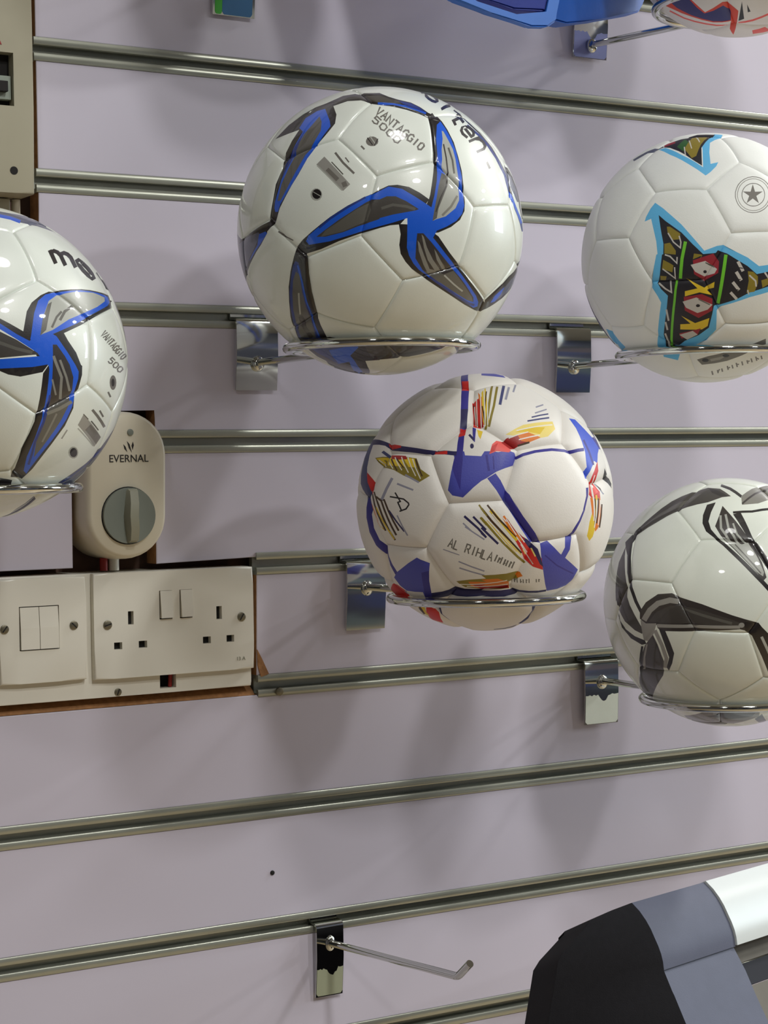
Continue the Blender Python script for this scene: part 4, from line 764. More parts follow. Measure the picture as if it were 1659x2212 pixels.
PRINT[5] = [
('mid', [-430, 824, 366, -559, 744, 363, -700, 606, 375, -807, 473, 352, -872, 364, 324, -917, 311, 245, -947, 303, 93, -923, 366, 112, -872, 475, 111, -725, 658, 200, -589, 772, 234, -434, 850, 296]),
('g1', [-487, 809, 325, -635, 706, 310, -760, 581, 286, -855, 443, 266, -810, 545, 214, -699, 670, 245]),
('blk', [-284, 874, 393, -365, 845, 389, -451, 810, 371, -459, 837, 295, -398, 861, 312, -349, 896, 270, -313, 925, 211, -274, 940, 197]),
('blk', [-872, 364, 324, -919, 334, 205, -941, 319, 101, -918, 371, 133, -893, 390, 219]),
('blk', [-915, 286, 282, -944, 265, 189, -967, 247, 44, -972, 220, 70, -945, 233, 226, -909, 249, 330]),
('g2', [-969, 234, 64, -982, 84, 161, -974, -46, 219, -902, -256, 345, -999, -26, 1, -986, 150, -57, -958, 279, -42]),
('dk', [-960, 273, -40, -991, 110, 63, -978, -112, 167, -966, -139, 214, -990, 103, 89, -961, 273, -21]),
('blk', [-917, 381, -109, -958, 243, -148, -986, 67, -143, -991, 57, -116, -963, 234, -124, -923, 372, -86]),
('blk', [-864, 494, 87, -825, 564, -5, -798, 596, -78, -781, 602, -163, -781, 569, -255, -754, 497, -428, -695, 388, -603, -613, 261, -745, -648, 259, -715, -727, 382, -569, -777, 488, -394, -795, 552, -248, -804, 568, -168, -825, 557, -88, -860, 508, -13, -897, 433, 75]),
('dk', [-910, 412, 8, -907, 401, -119, -866, 360, -343, -774, 303, -554, -703, 286, -650, -679, 313, -663, -706, 345, -617, -762, 436, -477, -796, 506, -329, -811, 530, -244, -828, 536, -159, -873, 479, -85]),
('g3', [-809, 523, -267, -813, 472, -338, -822, 413, -389, -843, 367, -390, -787, 326, -521, -726, 300, -617, -703, 311, -638, -718, 357, -596, -767, 434, -470, -799, 499, -332]),
('g3', [-877, 473, -78, -833, 515, -198, -801, 488, -344, -811, 473, -340, -842, 499, -200, -883, 459, -86]),
('g3', [-893, 439, -89, -853, 469, -226, -811, 440, -382, -821, 425, -379, -861, 453, -226, -900, 423, -92]),
('g3', [-883, 423, -198, -850, 429, -302, -828, 384, -405, -837, 373, -399, -858, 416, -299, -889, 410, -198]),
('g1', [-804, 463, -371, -769, 406, -491, -713, 327, -619, -719, 319, -616, -776, 398, -488, -810, 455, -367]),
('blk', [-915, 384, -115, -937, 325, -117, -876, 325, -355, -760, 219, -610, -696, 231, -678, -833, 348, -428, -888, 372, -266]),
('blk', [-329, 883, 331, -269, 940, 206, -205, 974, 87, -142, 988, -30, -93, 983, -152, -55, 964, -255, -82, 958, -273, -121, 977, -173, -169, 983, -58, -232, 970, 53, -296, 940, 164, -359, 889, 281]),
('mid', [-285, 897, 334, -166, 944, 281, -50, 983, 168, 60, 995, 59, 33, 997, 58, 86, 995, -17, 111, 985, -128, 101, 960, -258, 80, 939, -331, 45, 937, -345, -9, 977, -210, -40, 991, -122, -72, 995, -59, -148, 987, 32, -208, 965, 153]),
('dk', [-152, 960, 231, -43, 992, 110, 15, 999, 3, 86, 984, -152, 72, 983, -164, 0, 999, -12, -57, 993, 91, -167, 962, 210]),
('dk', [-48, 983, 171, 30, 996, 76, 69, 996, 25, 55, 997, 8, 15, 997, 57, -63, 986, 151]),
('blk', [108, 993, -1, 185, 976, -108, 196, 951, -236, 169, 919, -355, 131, 910, -392, 112, 921, -372, 148, 950, -273, 164, 972, -162, 148, 985, -72]),
('lgr', [-11, 960, -277, -75, 933, -349, -75, 906, -413, 4, 905, -424, 95, 908, -406, 118, 923, -363, 53, 945, -321]),
('dk', [-18, 962, -267, -69, 967, -239, -164, 953, -250, -278, 912, -299, -349, 855, -382, -358, 819, -446, -396, 707, -584, -411, 528, -741, -414, 349, -840, -363, 333, -869, -341, 383, -857, -335, 467, -817, -218, 692, -687, -64, 871, -485, -53, 897, -437, -78, 909, -407, -22, 942, -333]),
('lgr', [-37, 942, -330, -135, 930, -337, -212, 907, -362, -281, 863, -417, -308, 827, -467, -345, 824, -447, -314, 865, -389, -230, 917, -322, -135, 946, -291, -28, 958, -281]),
('mid', [-52, 934, -350, -166, 914, -368, -262, 863, -429, -317, 809, -493, -358, 706, -610, -382, 526, -759, -378, 458, -803, -353, 489, -796, -234, 751, -616, -113, 887, -445]),
('g1', [-288, 810, -509, -316, 705, -633, -347, 524, -776, -367, 522, -769, -336, 702, -626, -308, 807, -502]),
('lgr', [-55, 902, -427, -206, 747, -630, -340, 468, -815, -362, 470, -804, -228, 750, -619, -79, 905, -416]),
('lgr', [-373, 441, -815, -365, 442, -818, -357, 446, -819, -351, 454, -818, -348, 463, -814, -349, 471, -809, -353, 477, -803, -360, 480, -799, -368, 479, -795, -376, 474, -795, -382, 467, -796, -385, 458, -800, -385, 450, -805, -380, 443, -810]),
('blk', [-393, 443, -804, -416, 345, -840, -391, 316, -863, -323, 212, -921, 86, 81, -992, -170, 271, -946, -315, 379, -869, -336, 432, -836]),
('g3', [-318, 318, -892, -190, 223, -955, -202, 206, -956, -330, 301, -893]),
('mid', [153, 910, -382, 21, 906, -421, 75, 871, -483, 177, 814, -552, 314, 770, -553, 466, 737, -487, 730, 600, -324, 790, 583, -183, 467, 817, -334, 288, 886, -360]),
('dk', [48, 904, -422, 137, 850, -506, 250, 805, -536, 237, 800, -549, 123, 845, -518, 32, 900, -432]),
('blk', [185, 917, -351, 340, 875, -343, 468, 817, -334, 774, 605, -182, 685, 668, -288, 443, 819, -362, 322, 872, -367, 171, 911, -372]),
('lgr', [136, 910, -389, 268, 882, -384, 393, 838, -377, 379, 835, -396, 256, 878, -401, 127, 905, -404]),
('lgr', [-9, 910, -412, 68, 862, -500, 149, 819, -552, 238, 797, -553, 222, 783, -579, 127, 806, -577, 40, 852, -520, -38, 900, -431]),
('blk', [-57, 894, -443, -74, 867, -491, -4, 827, -560, 58, 793, -605, 153, 777, -609, 252, 767, -588, 215, 786, -578, 116, 804, -581, 20, 855, -516]),
('gry', [728, 417, -542, 547, 414, -726, 365, 293, -883, 338, 74, -937, 461, 5, -886, 577, 76, -812, 723, 174, -667, 836, 265, -478]),
('dk', [587, 353, -727, 410, 268, -871, 353, 83, -931, 463, 67, -883, 538, 189, -820]),
('blk', [507, 13, -860, 419, 6, -907, 633, -227, -739, 660, -186, -726]),
]
ORIENT[7] = [[0.3699, -0.5974, -0.7116], [0.2619, 0.8019, -0.537], [0.8914, 0.0122, 0.453]]
PRINT[7] = [
('rd7', [-809, 586, 26, -851, 524, 14, -874, 479, 73, -942, 305, 132, -969, 239, 40, -979, 199, -25, -991, 121, 33, -994, 34, 96, -997, -19, 66, -996, -72, -23, -978, -25, -202, -901, 53, -429, -957, 50, -284, -986, 13, -159, -971, 162, -167, -934, 334, -117, -864, 495, -83, -809, 580, -84]),
('nv7', [-850, 524, 40, -943, 309, 116, -966, 255, 20, -976, 208, -41, -991, 128, -2, -997, 35, 56, -999, -9, -20, -988, 13, -148, -975, 159, -149, -939, 329, -94, -895, 441, -41]),
('rd7', [-766, 637, -74, -750, 633, -187, -786, 594, -166, -803, 592, -53]),
('bk2', [-989, -118, 78, -985, -96, -140, -985, -46, -160, -995, -93, -1]),
('bk2', [-987, -151, 35, -984, -162, -59, -987, -139, -61]),
('pnk', [-976, -37, -208, -966, -155, -200, -937, -304, -167, -941, -304, -139, -972, -157, -171, -982, -40, -179]),
('pnk', [-829, 536, -156, -888, 416, -190, -947, 235, -215, -968, 59, -240, -974, 53, -215, -954, 227, -189, -899, 405, -162, -842, 522, -125]),
('pnk', [-922, -114, -369, -902, -217, -370, -820, -245, -515, -875, -97, -472]),
]

# ------------------------------------------------------------ the room shell
XL, XR = -2.2, 7.0
ZF, ZC, YB = -1.85, 0.97, -4.2


def shell(name, x0, x1, y0, y1, z0, z1, m):
    bm = bmesh.new()
    box(bm, x0, x1, y0, y1, z0, z1)
    o = bm_obj(name, bm, m)
    o['kind'] = 'structure'
    return o


shell('floor', XL, XR, YB, 0.10, ZF - 0.05, ZF, M_FLOOR)
shell('ceiling', XL, XR, YB, 0.10, ZC, ZC + 0.05, M_CEIL)
shell('wall_left', XL - 0.05, XL, YB, 0.10, ZF, ZC, M_SIDE)
shell('wall_right', XR, XR + 0.05, YB, 0.10, ZF, ZC, M_SIDE)

# the wall opposite: dark shelves of boxed goods, told by colour cells only (never in view, only mirrored in chrome)
mg = bpy.data.materials.new('stocked_wall')
mg.use_nodes = True
nt = mg.node_tree
pb = nt.nodes['Principled BSDF']
pb.inputs['Roughness'].default_value = 0.6
tc = nt.nodes.new('ShaderNodeTexCoord')
vo = nt.nodes.new('ShaderNodeTexVoronoi')
vo.inputs['Scale'].default_value = 3.2
nt.links.new(tc.outputs['Object'], vo.inputs['Vector'])
sp = nt.nodes.new('ShaderNodeSeparateColor')
nt.links.new(vo.outputs['Color'], sp.inputs['Color'])
rp = nt.nodes.new('ShaderNodeValToRGB')
rp.color_ramp.interpolation = 'CONSTANT'
el = rp.color_ramp.elements
el[0].position = 0.0
el[0].color = (*lin((40, 42, 60)), 1)
el[1].position = 0.3
el[1].color = (*lin((44, 52, 96)), 1)
for ps, c in ((0.45, (60, 60, 70)), (0.6, (80, 92, 98)), (0.74, (74, 62, 72)), (0.78, (60, 90, 78)), (0.84, (160, 158, 150))):
    e = el.new(ps)
    e.color = (*lin(c), 1)
nt.links.new(sp.outputs['Red'], rp.inputs['Fac'])
nt.links.new(rp.outputs['Color'], pb.inputs['Base Color'])
shell('wall_front', XL, XR, YB - 0.05, YB, ZF, ZC, mg)

# ------------------------------------------------------------ slatwall: one slat per board, one channel per groove
bm = bmesh.new()
box(bm, XL, XR, 0.032, 0.10, ZF, ZC)
WALL = bm_obj('wall_back', bm, M_HOLE)
WALL['kind'] = 'structure'
HX = 0.552          # right edge of the opening for the fuse box
WL, WR = -1.2, 3.2


def slat(pts, bev=0.0006):
    bm = bmesh.new()
    extrude_xz(bm, pts, 0.0, 0.018, 1, bev)
    return bm_obj('slat', bm, [M_WALL, M_MDF], WALL)


def rect(x0, x1, z0, z1):
    return [(x0, z0), (x1, z0), (x1, z1), (x0, z1)]


def zz(i):
    return -0.1 * (i + 1) + 0.009, -0.1 * i - 0.009


for i in range(-8, 0):
    slat(rect(HX if i > -3 else WL, WR, *zz(i)))
    if i > -3:
        slat(rect(WL, 0.36, *zz(i)))
for i in (0, 1):
    slat(rect(HX, WR, *zz(i)))
    slat(rect(WL, 0.36, *zz(i)))
slat([(WL, -0.291), (WR, -0.291), (WR, -0.209), (HX, -0.209), (HX - 0.0005, -0.262), (WL, -0.262)])
slat([(WL, -0.391), (0.574, -0.391), (0.574, -0.3755), (0.6455, -0.3745), (0.6455, -0.391), (WR, -0.391), (WR, -0.309), (WL, -0.309)])
slat([(WL, -0.4975), (0.574, -0.4970), (0.5745, -0.409), (WL, -0.409)])
slat([(0.6445, -0.4965), (0.733, -0.4945), (0.7336, -0.491), (WR, -0.491), (WR, -0.409), (0.6455, -0.409)])
s5 = slat([(0.732, -0.591), (WR, -0.591), (WR, -0.509), (0.7336, -0.509)])
slat(rect(WL, 0.34, -0.591, -0.509))
s6 = slat([(WL, -0.691), (WR, -0.691), (WR, -0.609), (0.732, -0.609), (0.732, -0.6072), (WL, -0.6067)])
for i in range(7, 17):
    slat(rect(WL, WR, *zz(i)))
# ragged brown cut along the top of the board under the sockets, and a torn flake beside them
bm = bmesh.new()
n = 26
top, mid, low, bk = [], [], [], []
for k in range(n + 1):
    x = 0.36 + (0.7300 - 0.36) * k / n
    j = random.uniform(-0.0006, 0.0006)
    low.append(bm.verts.new((x, 0.0006, -0.6067 - 0.0003 * (k / n))))
    mid.append(bm.verts.new((x, 0.0035 + j, -0.6040 + j)))
    top.append(bm.verts.new((x, 0.0135, -0.5975 + j)))
    bk.append(bm.verts.new((x, 0.0178, -0.6055)))
for a, b in ((low, mid), (mid, top), (top, bk)):
    for k in range(n):
        bm.faces.new((a[k], a[k + 1], b[k + 1], b[k]))
bm_obj('cut_edge', bm, M_MDF, s6)
bm = bmesh.new()
extrude_xz(bm, [(0.7322, -0.570), (0.7362, -0.5775), (0.7425, -0.5905), (0.7352, -0.5925), (0.7325, -0.583)], -0.0016, -0.0002)
bm_obj('torn_flake', bm, M_MDF, s5)

SEC = [(0.0002, 0.0092), (-0.0008, 0.0089), (-0.0012, 0.0082), (-0.0013, 0.0060), (-0.0012, 0.0040), (-0.0008, 0.0033), (0.0002, 0.0030),
       (0.0020, 0.0030), (0.0020, 0.0060), (0.0070, 0.0060), (0.0070, -0.0060), (0.0020, -0.0060), (0.0020, -0.0030),
       (0.0002, -0.0030), (-0.0008, -0.0033), (-0.0012, -0.0040), (-0.0013, -0.0060), (-0.0012, -0.0082), (-0.0008, -0.0089), (0.0002, -0.0092),
       (0.0122, -0.0089), (0.0122, 0.0089)]


def channel(i, x0, x1):
    bm = bmesh.new()
    extrude_yz(bm, [(y, z - 0.1 * i) for y, z in SEC], x0, x1)
    return bm_obj('groove_channel', bm, M_ALU, WALL, smooth=True)


for i in range(-8, 17):
    if i in (-2, -1, 0, 1, 2):
        channel(i, HX - 0.002, WR)
        channel(i, WL, 0.36)
    elif i == 4:
        channel(i, WL, 0.574)
        channel(i, 0.6455, WR)
    elif i == 5:
        channel(i, 0.7330, WR)
        channel(i, WL, 0.34)
    elif i == 6:
        channel(i, 0.7325, WR)
    else:
        channel(i, WL, WR)

# ------------------------------------------------------------ footballs
PHI = (1 + 5 ** 0.5) / 2
ICO = []
for a in (1, -1):
    for b in (PHI, -PHI):
        ICO += [(0, a, b), (a, b, 0), (b, 0, a)]
ICO = np.array(ICO)
ICO = ICO / np.linalg.norm(ICO[0])
TI = []
for i in range(12):
    for j in range(12):
        if i != j and ICO[i] @ ICO[j] > 0.4:
            TI.append((2 * ICO[i] + ICO[j]) / 3)
TI = np.array(TI)
TI = TI / np.linalg.norm(TI, axis=1)[:, None]
PANELS = []
for i in range(12):
    PANELS.append((ICO[i], [v for v in np.argsort(-(TI @ ICO[i]))[:5]]))
for i in range(12):
    for j in range(i):
        for k in range(j):
            if min(ICO[i] @ ICO[j], ICO[j] @ ICO[k], ICO[i] @ ICO[k]) > 0.4:
                c = ICO[i] + ICO[j] + ICO[k]
                c = c / np.linalg.norm(c)
                PANELS.append((c, [v for v in np.argsort(-(TI @ c))[:6]]))
def unpack(rows):
    out = []
    for c, d in rows:
        p = np.array(d, float).reshape(-1, 3)
        out.append((c, p / np.linalg.norm(p, axis=1)[:, None]))
    return out


def fine(p, step=0.07):
    o = []
    for a, b in zip(p, np.roll(p, -1, axis=0)):
        m = max(1, int(np.linalg.norm(b - a) / step))
        for j in range(m):
            q = a + (b - a) * j / m
            o.append(q / np.linalg.norm(q))
    return np.array(o)


def clip3(poly, planes):
    for pn in planes:
        if len(poly) < 3:
            return poly
        d = poly @ pn
        if (d >= 0).all():
            continue
        if (d < 0).all():
            return poly[:0]
        out = []
        for i in range(len(poly)):
            a, b, da, db = poly[i], poly[(i + 1) % len(poly)], d[i], d[(i + 1) % len(poly)]
            if da >= 0:
                out.append(a)
            if (da >= 0) != (db >= 0):
                out.append(a + (b - a) * (da / (da - db)))
        poly = np.array(out) if out else poly[:0]
    return poly


def in_poly(pts, poly):
    x, y = pts[:, 0], pts[:, 1]
    r = np.zeros(len(pts), bool)
    x0, y0 = poly[:, 0], poly[:, 1]
    x1, y1 = np.roll(x0, -1), np.roll(y0, -1)
    for i in range(len(poly)):
        if y0[i] == y1[i]:
            continue
        c = ((y0[i] > y) != (y1[i] > y)) & (x < (x1[i] - x0[i]) * (y - y0[i]) / (y1[i] - y0[i]) + x0[i])
        r ^= c
    return r


def ball_material(base, rgb, rough, coat, weave):
    """printed synthetic leather; `weave` gives the fine dimples of the skin"""
    m = mat(base, rgb, rough, 0, 0.02, 30.0, 0.0)
    nt = m.node_tree
    b = nt.nodes['Principled BSDF']
    b.inputs['Coat Weight'].default_value = coat
    b.inputs['Coat Roughness'].default_value = 0.035
    tc = [q for q in nt.nodes if q.type == 'TEX_COORD'][0]
    w = nt.nodes.new('ShaderNodeTexVoronoi')
    w.inputs['Scale'].default_value = weave[0]
    nt.links.new(tc.outputs['Object'], w.inputs['Vector'])
    bp = nt.nodes.new('ShaderNodeBump')
    bp.inputs['Strength'].default_value = weave[1]
    bp.inputs['Distance'].default_value = 0.0004
    nt.links.new(w.outputs['Distance'], bp.inputs['Height'])
    nt.links.new(bp.outputs['Normal'], b.inputs['Normal'])
    return m


def build_ball(key, label, centre, R, white, finish, puff, group=None):
    """32 stitched panels; the print is cut into each panel as vector shapes"""
    root = thing('football', label, 'football', centre, group)
    Q = np.array(ORIENT[key])
    base = ball_material('ball_skin_%d' % key, white, *finish)
    mats = [base]
    slot = {}
    items = []
    if key in PRINT:
        items = unpack(PRINT[key])
        view = Q.T @ np.array((-0.52, -0.85, 0.0))
        # the side towards the wall carries the same large motifs
        best, ax = 9, None
        for i in range(12):
            for j in range(i):
                if ICO[i] @ ICO[j] > 0.4:
                    a = (ICO[i] + ICO[j]) / np.linalg.norm(ICO[i] + ICO[j])
                    if abs(a @ view) < best:
                        best, ax = abs(a @ view), a
        S = 2 * np.outer(ax, ax) - np.eye(3)
        back = [(c, p @ S.T) for c, p in items if (p @ view).min() > 0.3 and len(p) > 6]
        items = [(c, fine(p)) for c, p in back + items]
        for c, _ in items:
            if c not in slot:
                slot[c] = len(mats)
                mats.append(ball_material('ball_ink_%d_%s' % (key, c), INK[c], *finish))
    depth, wid = puff
    for c, vi in PANELS:
        e1 = np.cross(c, (0.3, 0.5, 0.81))
        e1 = e1 / np.linalg.norm(e1)
        e2 = np.cross(c, e1)
        V = TI[vi]
        ang = np.arctan2(V @ e2, V @ e1)
        V = V[np.argsort(ang)]
        n = len(V)
        planes = [np.cross(V[i], V[(i + 1) % n]) for i in range(n)]
        planes = [p / np.linalg.norm(p) for p in planes]
        P2 = np.stack([V @ e1, V @ e2], 1) / (V @ c)[:, None]
        A, B = P2, np.roll(P2, -1, axis=0)
        L = np.linalg.norm(B - A, axis=1)
        N2 = np.stack([-(B - A)[:, 1], (B - A)[:, 0]], 1) / L[:, None]

        def dist(p):
            return np.min(np.stack([(p - A[i]) @ N2[i] for i in range(n)], 1), axis=1)

        pts, edges = [], []
        m = 13
        for i in range(n):
            for j in range(m):
                pts.append(A[i] + (B[i] - A[i]) * j / m)
        nb = len(pts)
        edges += [(q, (q + 1) % nb) for q in range(nb)]
        g = np.arange(-0.42, 0.421, 0.034)
        gx, gy = np.meshgrid(g, g)
        gx = gx + (np.arange(len(g)) % 2)[:, None] * 0.017
        G = np.stack([gx.ravel(), gy.ravel()], 1)
        G = G[dist(G) > wid * 0.8]
        pts += list(G)
        for o in (0.0045, 0.011, wid * 0.4, wid * 0.7):
            sc = 1 - o / np.min(np.abs(np.sum(A * N2, axis=1)))
            for i in range(n):
                for j in range(m):
                    pts.append((A[i] + (B[i] - A[i]) * j / m) * sc)
        shapes = []
        for col, p in items:
            if (p @ c).max() < 0.88:
                continue
            q = clip3(p, planes)
            if len(q) < 3:
                continue
            q2 = np.stack([q @ e1, q @ e2], 1) / (q @ c)[:, None]
            shapes.append((slot[col], q2))
            s0 = len(pts)
            pts += list(q2)
            edges += [(s0 + t, s0 + (t + 1) % len(q2)) for t in range(len(q2))]
        res = delaunay_2d_cdt([Vector((float(p[0]), float(p[1]))) for p in pts], edges, [], 0, 2e-4)
        v2 = np.array([(p.x, p.y) for p in res[0]])
        tri = [t for t in res[2] if len(t) == 3]
        T = np.array(tri)
        cen = v2[T].mean(axis=1)
        mi = np.zeros(len(T), int)
        for s_, q2 in shapes:
            mi[in_poly(cen, q2)] = s_

        def rad(p):
            s = np.clip(np.maximum(dist(p), 0) / wid, 0, 1)
            t = np.clip(np.maximum(dist(p), 0) / 0.014, 0, 1)
            return R * (1 - depth * (1 - s) ** 2.2 - 0.0075 * (1 - t) ** 2)

        def pos(p):
            d = p[:, 0:1] * e1 + p[:, 1:2] * e2 + c
            d = d / np.linalg.norm(d, axis=1)[:, None]
            return d * rad(p)[:, None]

        h = 0.002
        inner = v2 * 0.9985
        du = pos(inner + (h, 0)) - pos(inner - (h, 0))
        dv = pos(inner + (0, h)) - pos(inner - (0, h))
        nr = np.cross(du, dv)
        nr = nr / np.linalg.norm(nr, axis=1)[:, None]
        W = pos(v2) @ Q.T
        nr = nr @ Q.T
        if ((W * nr).sum(axis=1)).mean() < 0:
            nr = -nr
        a, b, d_ = W[T[:, 0]], W[T[:, 1]], W[T[:, 2]]
        flip = (np.cross(b - a, d_ - a) * (a + b + d_)).sum(axis=1) < 0
        T[flip] = T[flip][:, ::-1]
        me = bpy.data.meshes.new('panel')
        me.from_pydata([tuple(w) for w in W], [], [tuple(int(q) for q in t) for t in T])
        for mm in mats:
            me.materials.append(mm)
        me.polygons.foreach_set('material_index', mi.astype(np.int32))
        me.polygons.foreach_set('use_smooth', np.ones(len(T), bool))
        me.update()
        try:
            me.normals_split_custom_set_from_vertices([tuple(q) for q in nr])
        except Exception as ex:
            print('normals', ex)
        link('panel', me, root)
    return root


GLOSS = (0.34, 0.6, (1400.0, 0.05))
SOFT = (0.46, 0.0, (900.0, 0.10))
BALLS = {
    0: ((0.4314, -0.1787, -0.3501), 0.1030),
    1: ((0.7339, -0.2010, -0.2526), 0.1032),
    2: ((0.8329, -0.1853, -0.4505), 0.0976),
    3: ((1.0537, -0.1856, -0.2571), 0.1008),
    5: ((1.0792, -0.1796, -0.5390), 0.1027),
    7: ((1.1010, -0.1794, 0.0315), 0.1010),
    8: ((0.7190, -0.1650, 0.0500), 0.0820),
}
GB = 'footballs on the slatwall holders'
build_ball(0, 'glossy white football with blue pinwheel print, cut off by the left edge', *BALLS[0], (229, 234, 226), GLOSS, (0.007, 0.055), GB)
build_ball(1, 'glossy white football with blue and black pinwheel print, whole, in the upper middle', *BALLS[1], (229, 234, 226), GLOSS, (0.007, 0.055), GB)
build_ball(2, 'soft matt white football with purple, red and yellow flame print, in the centre', *BALLS[2], (232, 228, 222), SOFT, (0.03, 0.13), GB)
build_ball(3, 'matt white football with black patterned zigzag edged in light blue, at the right edge', *BALLS[3], (234, 236, 232), SOFT, (0.010, 0.08), GB)
build_ball(5, 'glossy white football with black and grey pinwheel print, lowest at the right edge', *BALLS[5], (229, 234, 224), GLOSS, (0.007, 0.055), GB)
ORIENT[8] = ORIENT[2]
build_ball(7, 'white football with red-edged navy print, cut off in the top right corner', *BALLS[7], (226, 222, 222), SOFT, (0.014, 0.08), GB)
build_ball(8, 'plain white football added for its shadow on the top left holder, just above the top of the picture', *BALLS[8], (230, 230, 224), SOFT, (0.014, 0.08), GB)  # unseen ball, added so that its shadow falls on the wall


# ------------------------------------------------------------ chrome ball holders
def clip_plate(bm, w, bottom, lower_kick=0.003):
    sec = thick([(0.0046, 0.0056), (0.0046, 0.0002), (0.0036, -0.0010), (-0.0040, -0.0016), (-0.0058, -0.0026), (-0.0066, -0.0046),
                 (-0.0066, -0.030), (-0.0066 + lower_kick, bottom)], 0.0018)
    extrude_yz(bm, sec, -w / 2, w / 2)


def reflection_patch(parent, w, za, zb, kick, bottom, rgb, name, label=None, x0=None, x1=None, notch=True):  # coloured patch standing in for what the chrome mirrors
    """thin matt patch that paints a reflection on a plate, following its lower bend"""
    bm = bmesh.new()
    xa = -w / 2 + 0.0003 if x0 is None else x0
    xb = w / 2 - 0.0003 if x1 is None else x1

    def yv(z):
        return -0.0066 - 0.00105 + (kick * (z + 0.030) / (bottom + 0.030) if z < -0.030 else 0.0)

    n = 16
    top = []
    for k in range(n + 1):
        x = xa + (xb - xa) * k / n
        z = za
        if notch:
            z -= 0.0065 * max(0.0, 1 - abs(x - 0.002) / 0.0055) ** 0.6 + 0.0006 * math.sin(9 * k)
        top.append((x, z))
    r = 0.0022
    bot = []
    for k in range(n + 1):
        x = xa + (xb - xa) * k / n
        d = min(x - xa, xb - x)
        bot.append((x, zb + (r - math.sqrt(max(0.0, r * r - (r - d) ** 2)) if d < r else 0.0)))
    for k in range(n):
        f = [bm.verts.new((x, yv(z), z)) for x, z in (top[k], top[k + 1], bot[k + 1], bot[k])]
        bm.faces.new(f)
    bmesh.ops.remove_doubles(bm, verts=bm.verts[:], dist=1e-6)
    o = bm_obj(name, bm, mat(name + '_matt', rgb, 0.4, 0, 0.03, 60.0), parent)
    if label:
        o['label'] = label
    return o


def holder(x, g, key, rho, label, kick=0.003):
    c, R = BALLS[key]
    zg = -0.1 * g
    t = thing('ball_holder', label, 'holder', (x, 0, zg), 'chrome ring holders hooked into the slatwall')
    bm = bmesh.new()
    clip_plate(bm, 0.0375, -0.059, kick)
    bm_obj('back_plate', bm, M_CHROME, t, smooth=True)
    wr = 0.0034
    zr = c[2] - math.sqrt((R + wr + 0.0008) ** 2 - rho ** 2) - zg - 0.0004
    cy = c[1]
    tilt = math.radians(0.3)
    bm = bmesh.new()
    pth = []
    for k in range(72):
        a = 2 * math.pi * k / 72
        yy = rho * math.cos(a)
        pth.append((c[0] - x + rho * math.sin(a), cy + yy * math.cos(tilt), zr - yy * math.sin(tilt)))
    tube(bm, pth, wr, 12, closed=True)
    bm_obj('ring', bm, M_CHROME, t, smooth=True)
    bm = bmesh.new()
    y1 = cy + rho * math.cos(tilt)
    z1 = zr - rho * math.sin(tilt)
    za = z1 - (abs(y1) - 0.0072) * math.tan(tilt)
    tube(bm, [(0, -0.0072, za), ((c[0] - x) * 0.5, (y1 - 0.0072) / 2, (za + z1) / 2), (c[0] - x, y1, z1)], 0.0030, 12)
    bm_obj('arm', bm, M_CHROME, t, smooth=True)
    bm = bmesh.new()
    bmesh.ops.create_uvsphere(bm, u_segments=14, v_segments=8, radius=0.0055, matrix=Matrix.Translation((0.0, -0.0078, za - 0.001)) @ Matrix.Diagonal((1.0, 0.75, 1.2, 1)))
    bm_obj('weld_bead', bm, M_CHROME, t, smooth=True)
    return t


holder(0.4314, 4, 0, 0.0690, 'chrome ring holder under the blue print football at the left edge')
holder(0.7340, 3, 1, 0.0686, 'chrome ring holder carrying the whole blue print football')
holder(0.8333, 5, 2, 0.0727, 'chrome ring holder carrying the purple and red flame print football')
holder(1.0534, 3, 3, 0.0713, 'chrome ring holder carrying the football with the light blue edged zigzag')
h5 = holder(1.0797, 6, 5, 0.0715, 'chrome ring holder carrying the black and grey pinwheel football', 0.0015)
h7 = holder(1.0770, 0, 7, 0.071, 'chrome ring holder of the red and navy football in the top right corner')
h8 = holder(0.7190, 0, 8, 0.060, 'chrome ring holder whose plate just shows at the top edge, left of the middle')

reflection_patch(h5, 0.0375, -0.0325, -0.0585, 0.0015, -0.059, (234, 242, 232), 'reflection_patch', 'off white reflection painted on the lower half of the plate')
reflection_patch(h7, 0.0375, -0.036, -0.0585, 0.003, -0.059, (128, 134, 186), 'reflection_patch', 'lilac blue reflection painted on the lower plate')
reflection_patch(h8, 0.0375, -0.030, -0.0585, 0.003, -0.059, (52, 104, 150), 'reflection_patch', 'painted blue reflection with a green edge', -0.0105, 0.0165, False)
reflection_patch(h8, 0.0375, -0.030, -0.0585, 0.003, -0.059, (70, 170, 60), 'reflection_patch', 'green edge of the painted reflection', -0.0170, -0.0106, False)

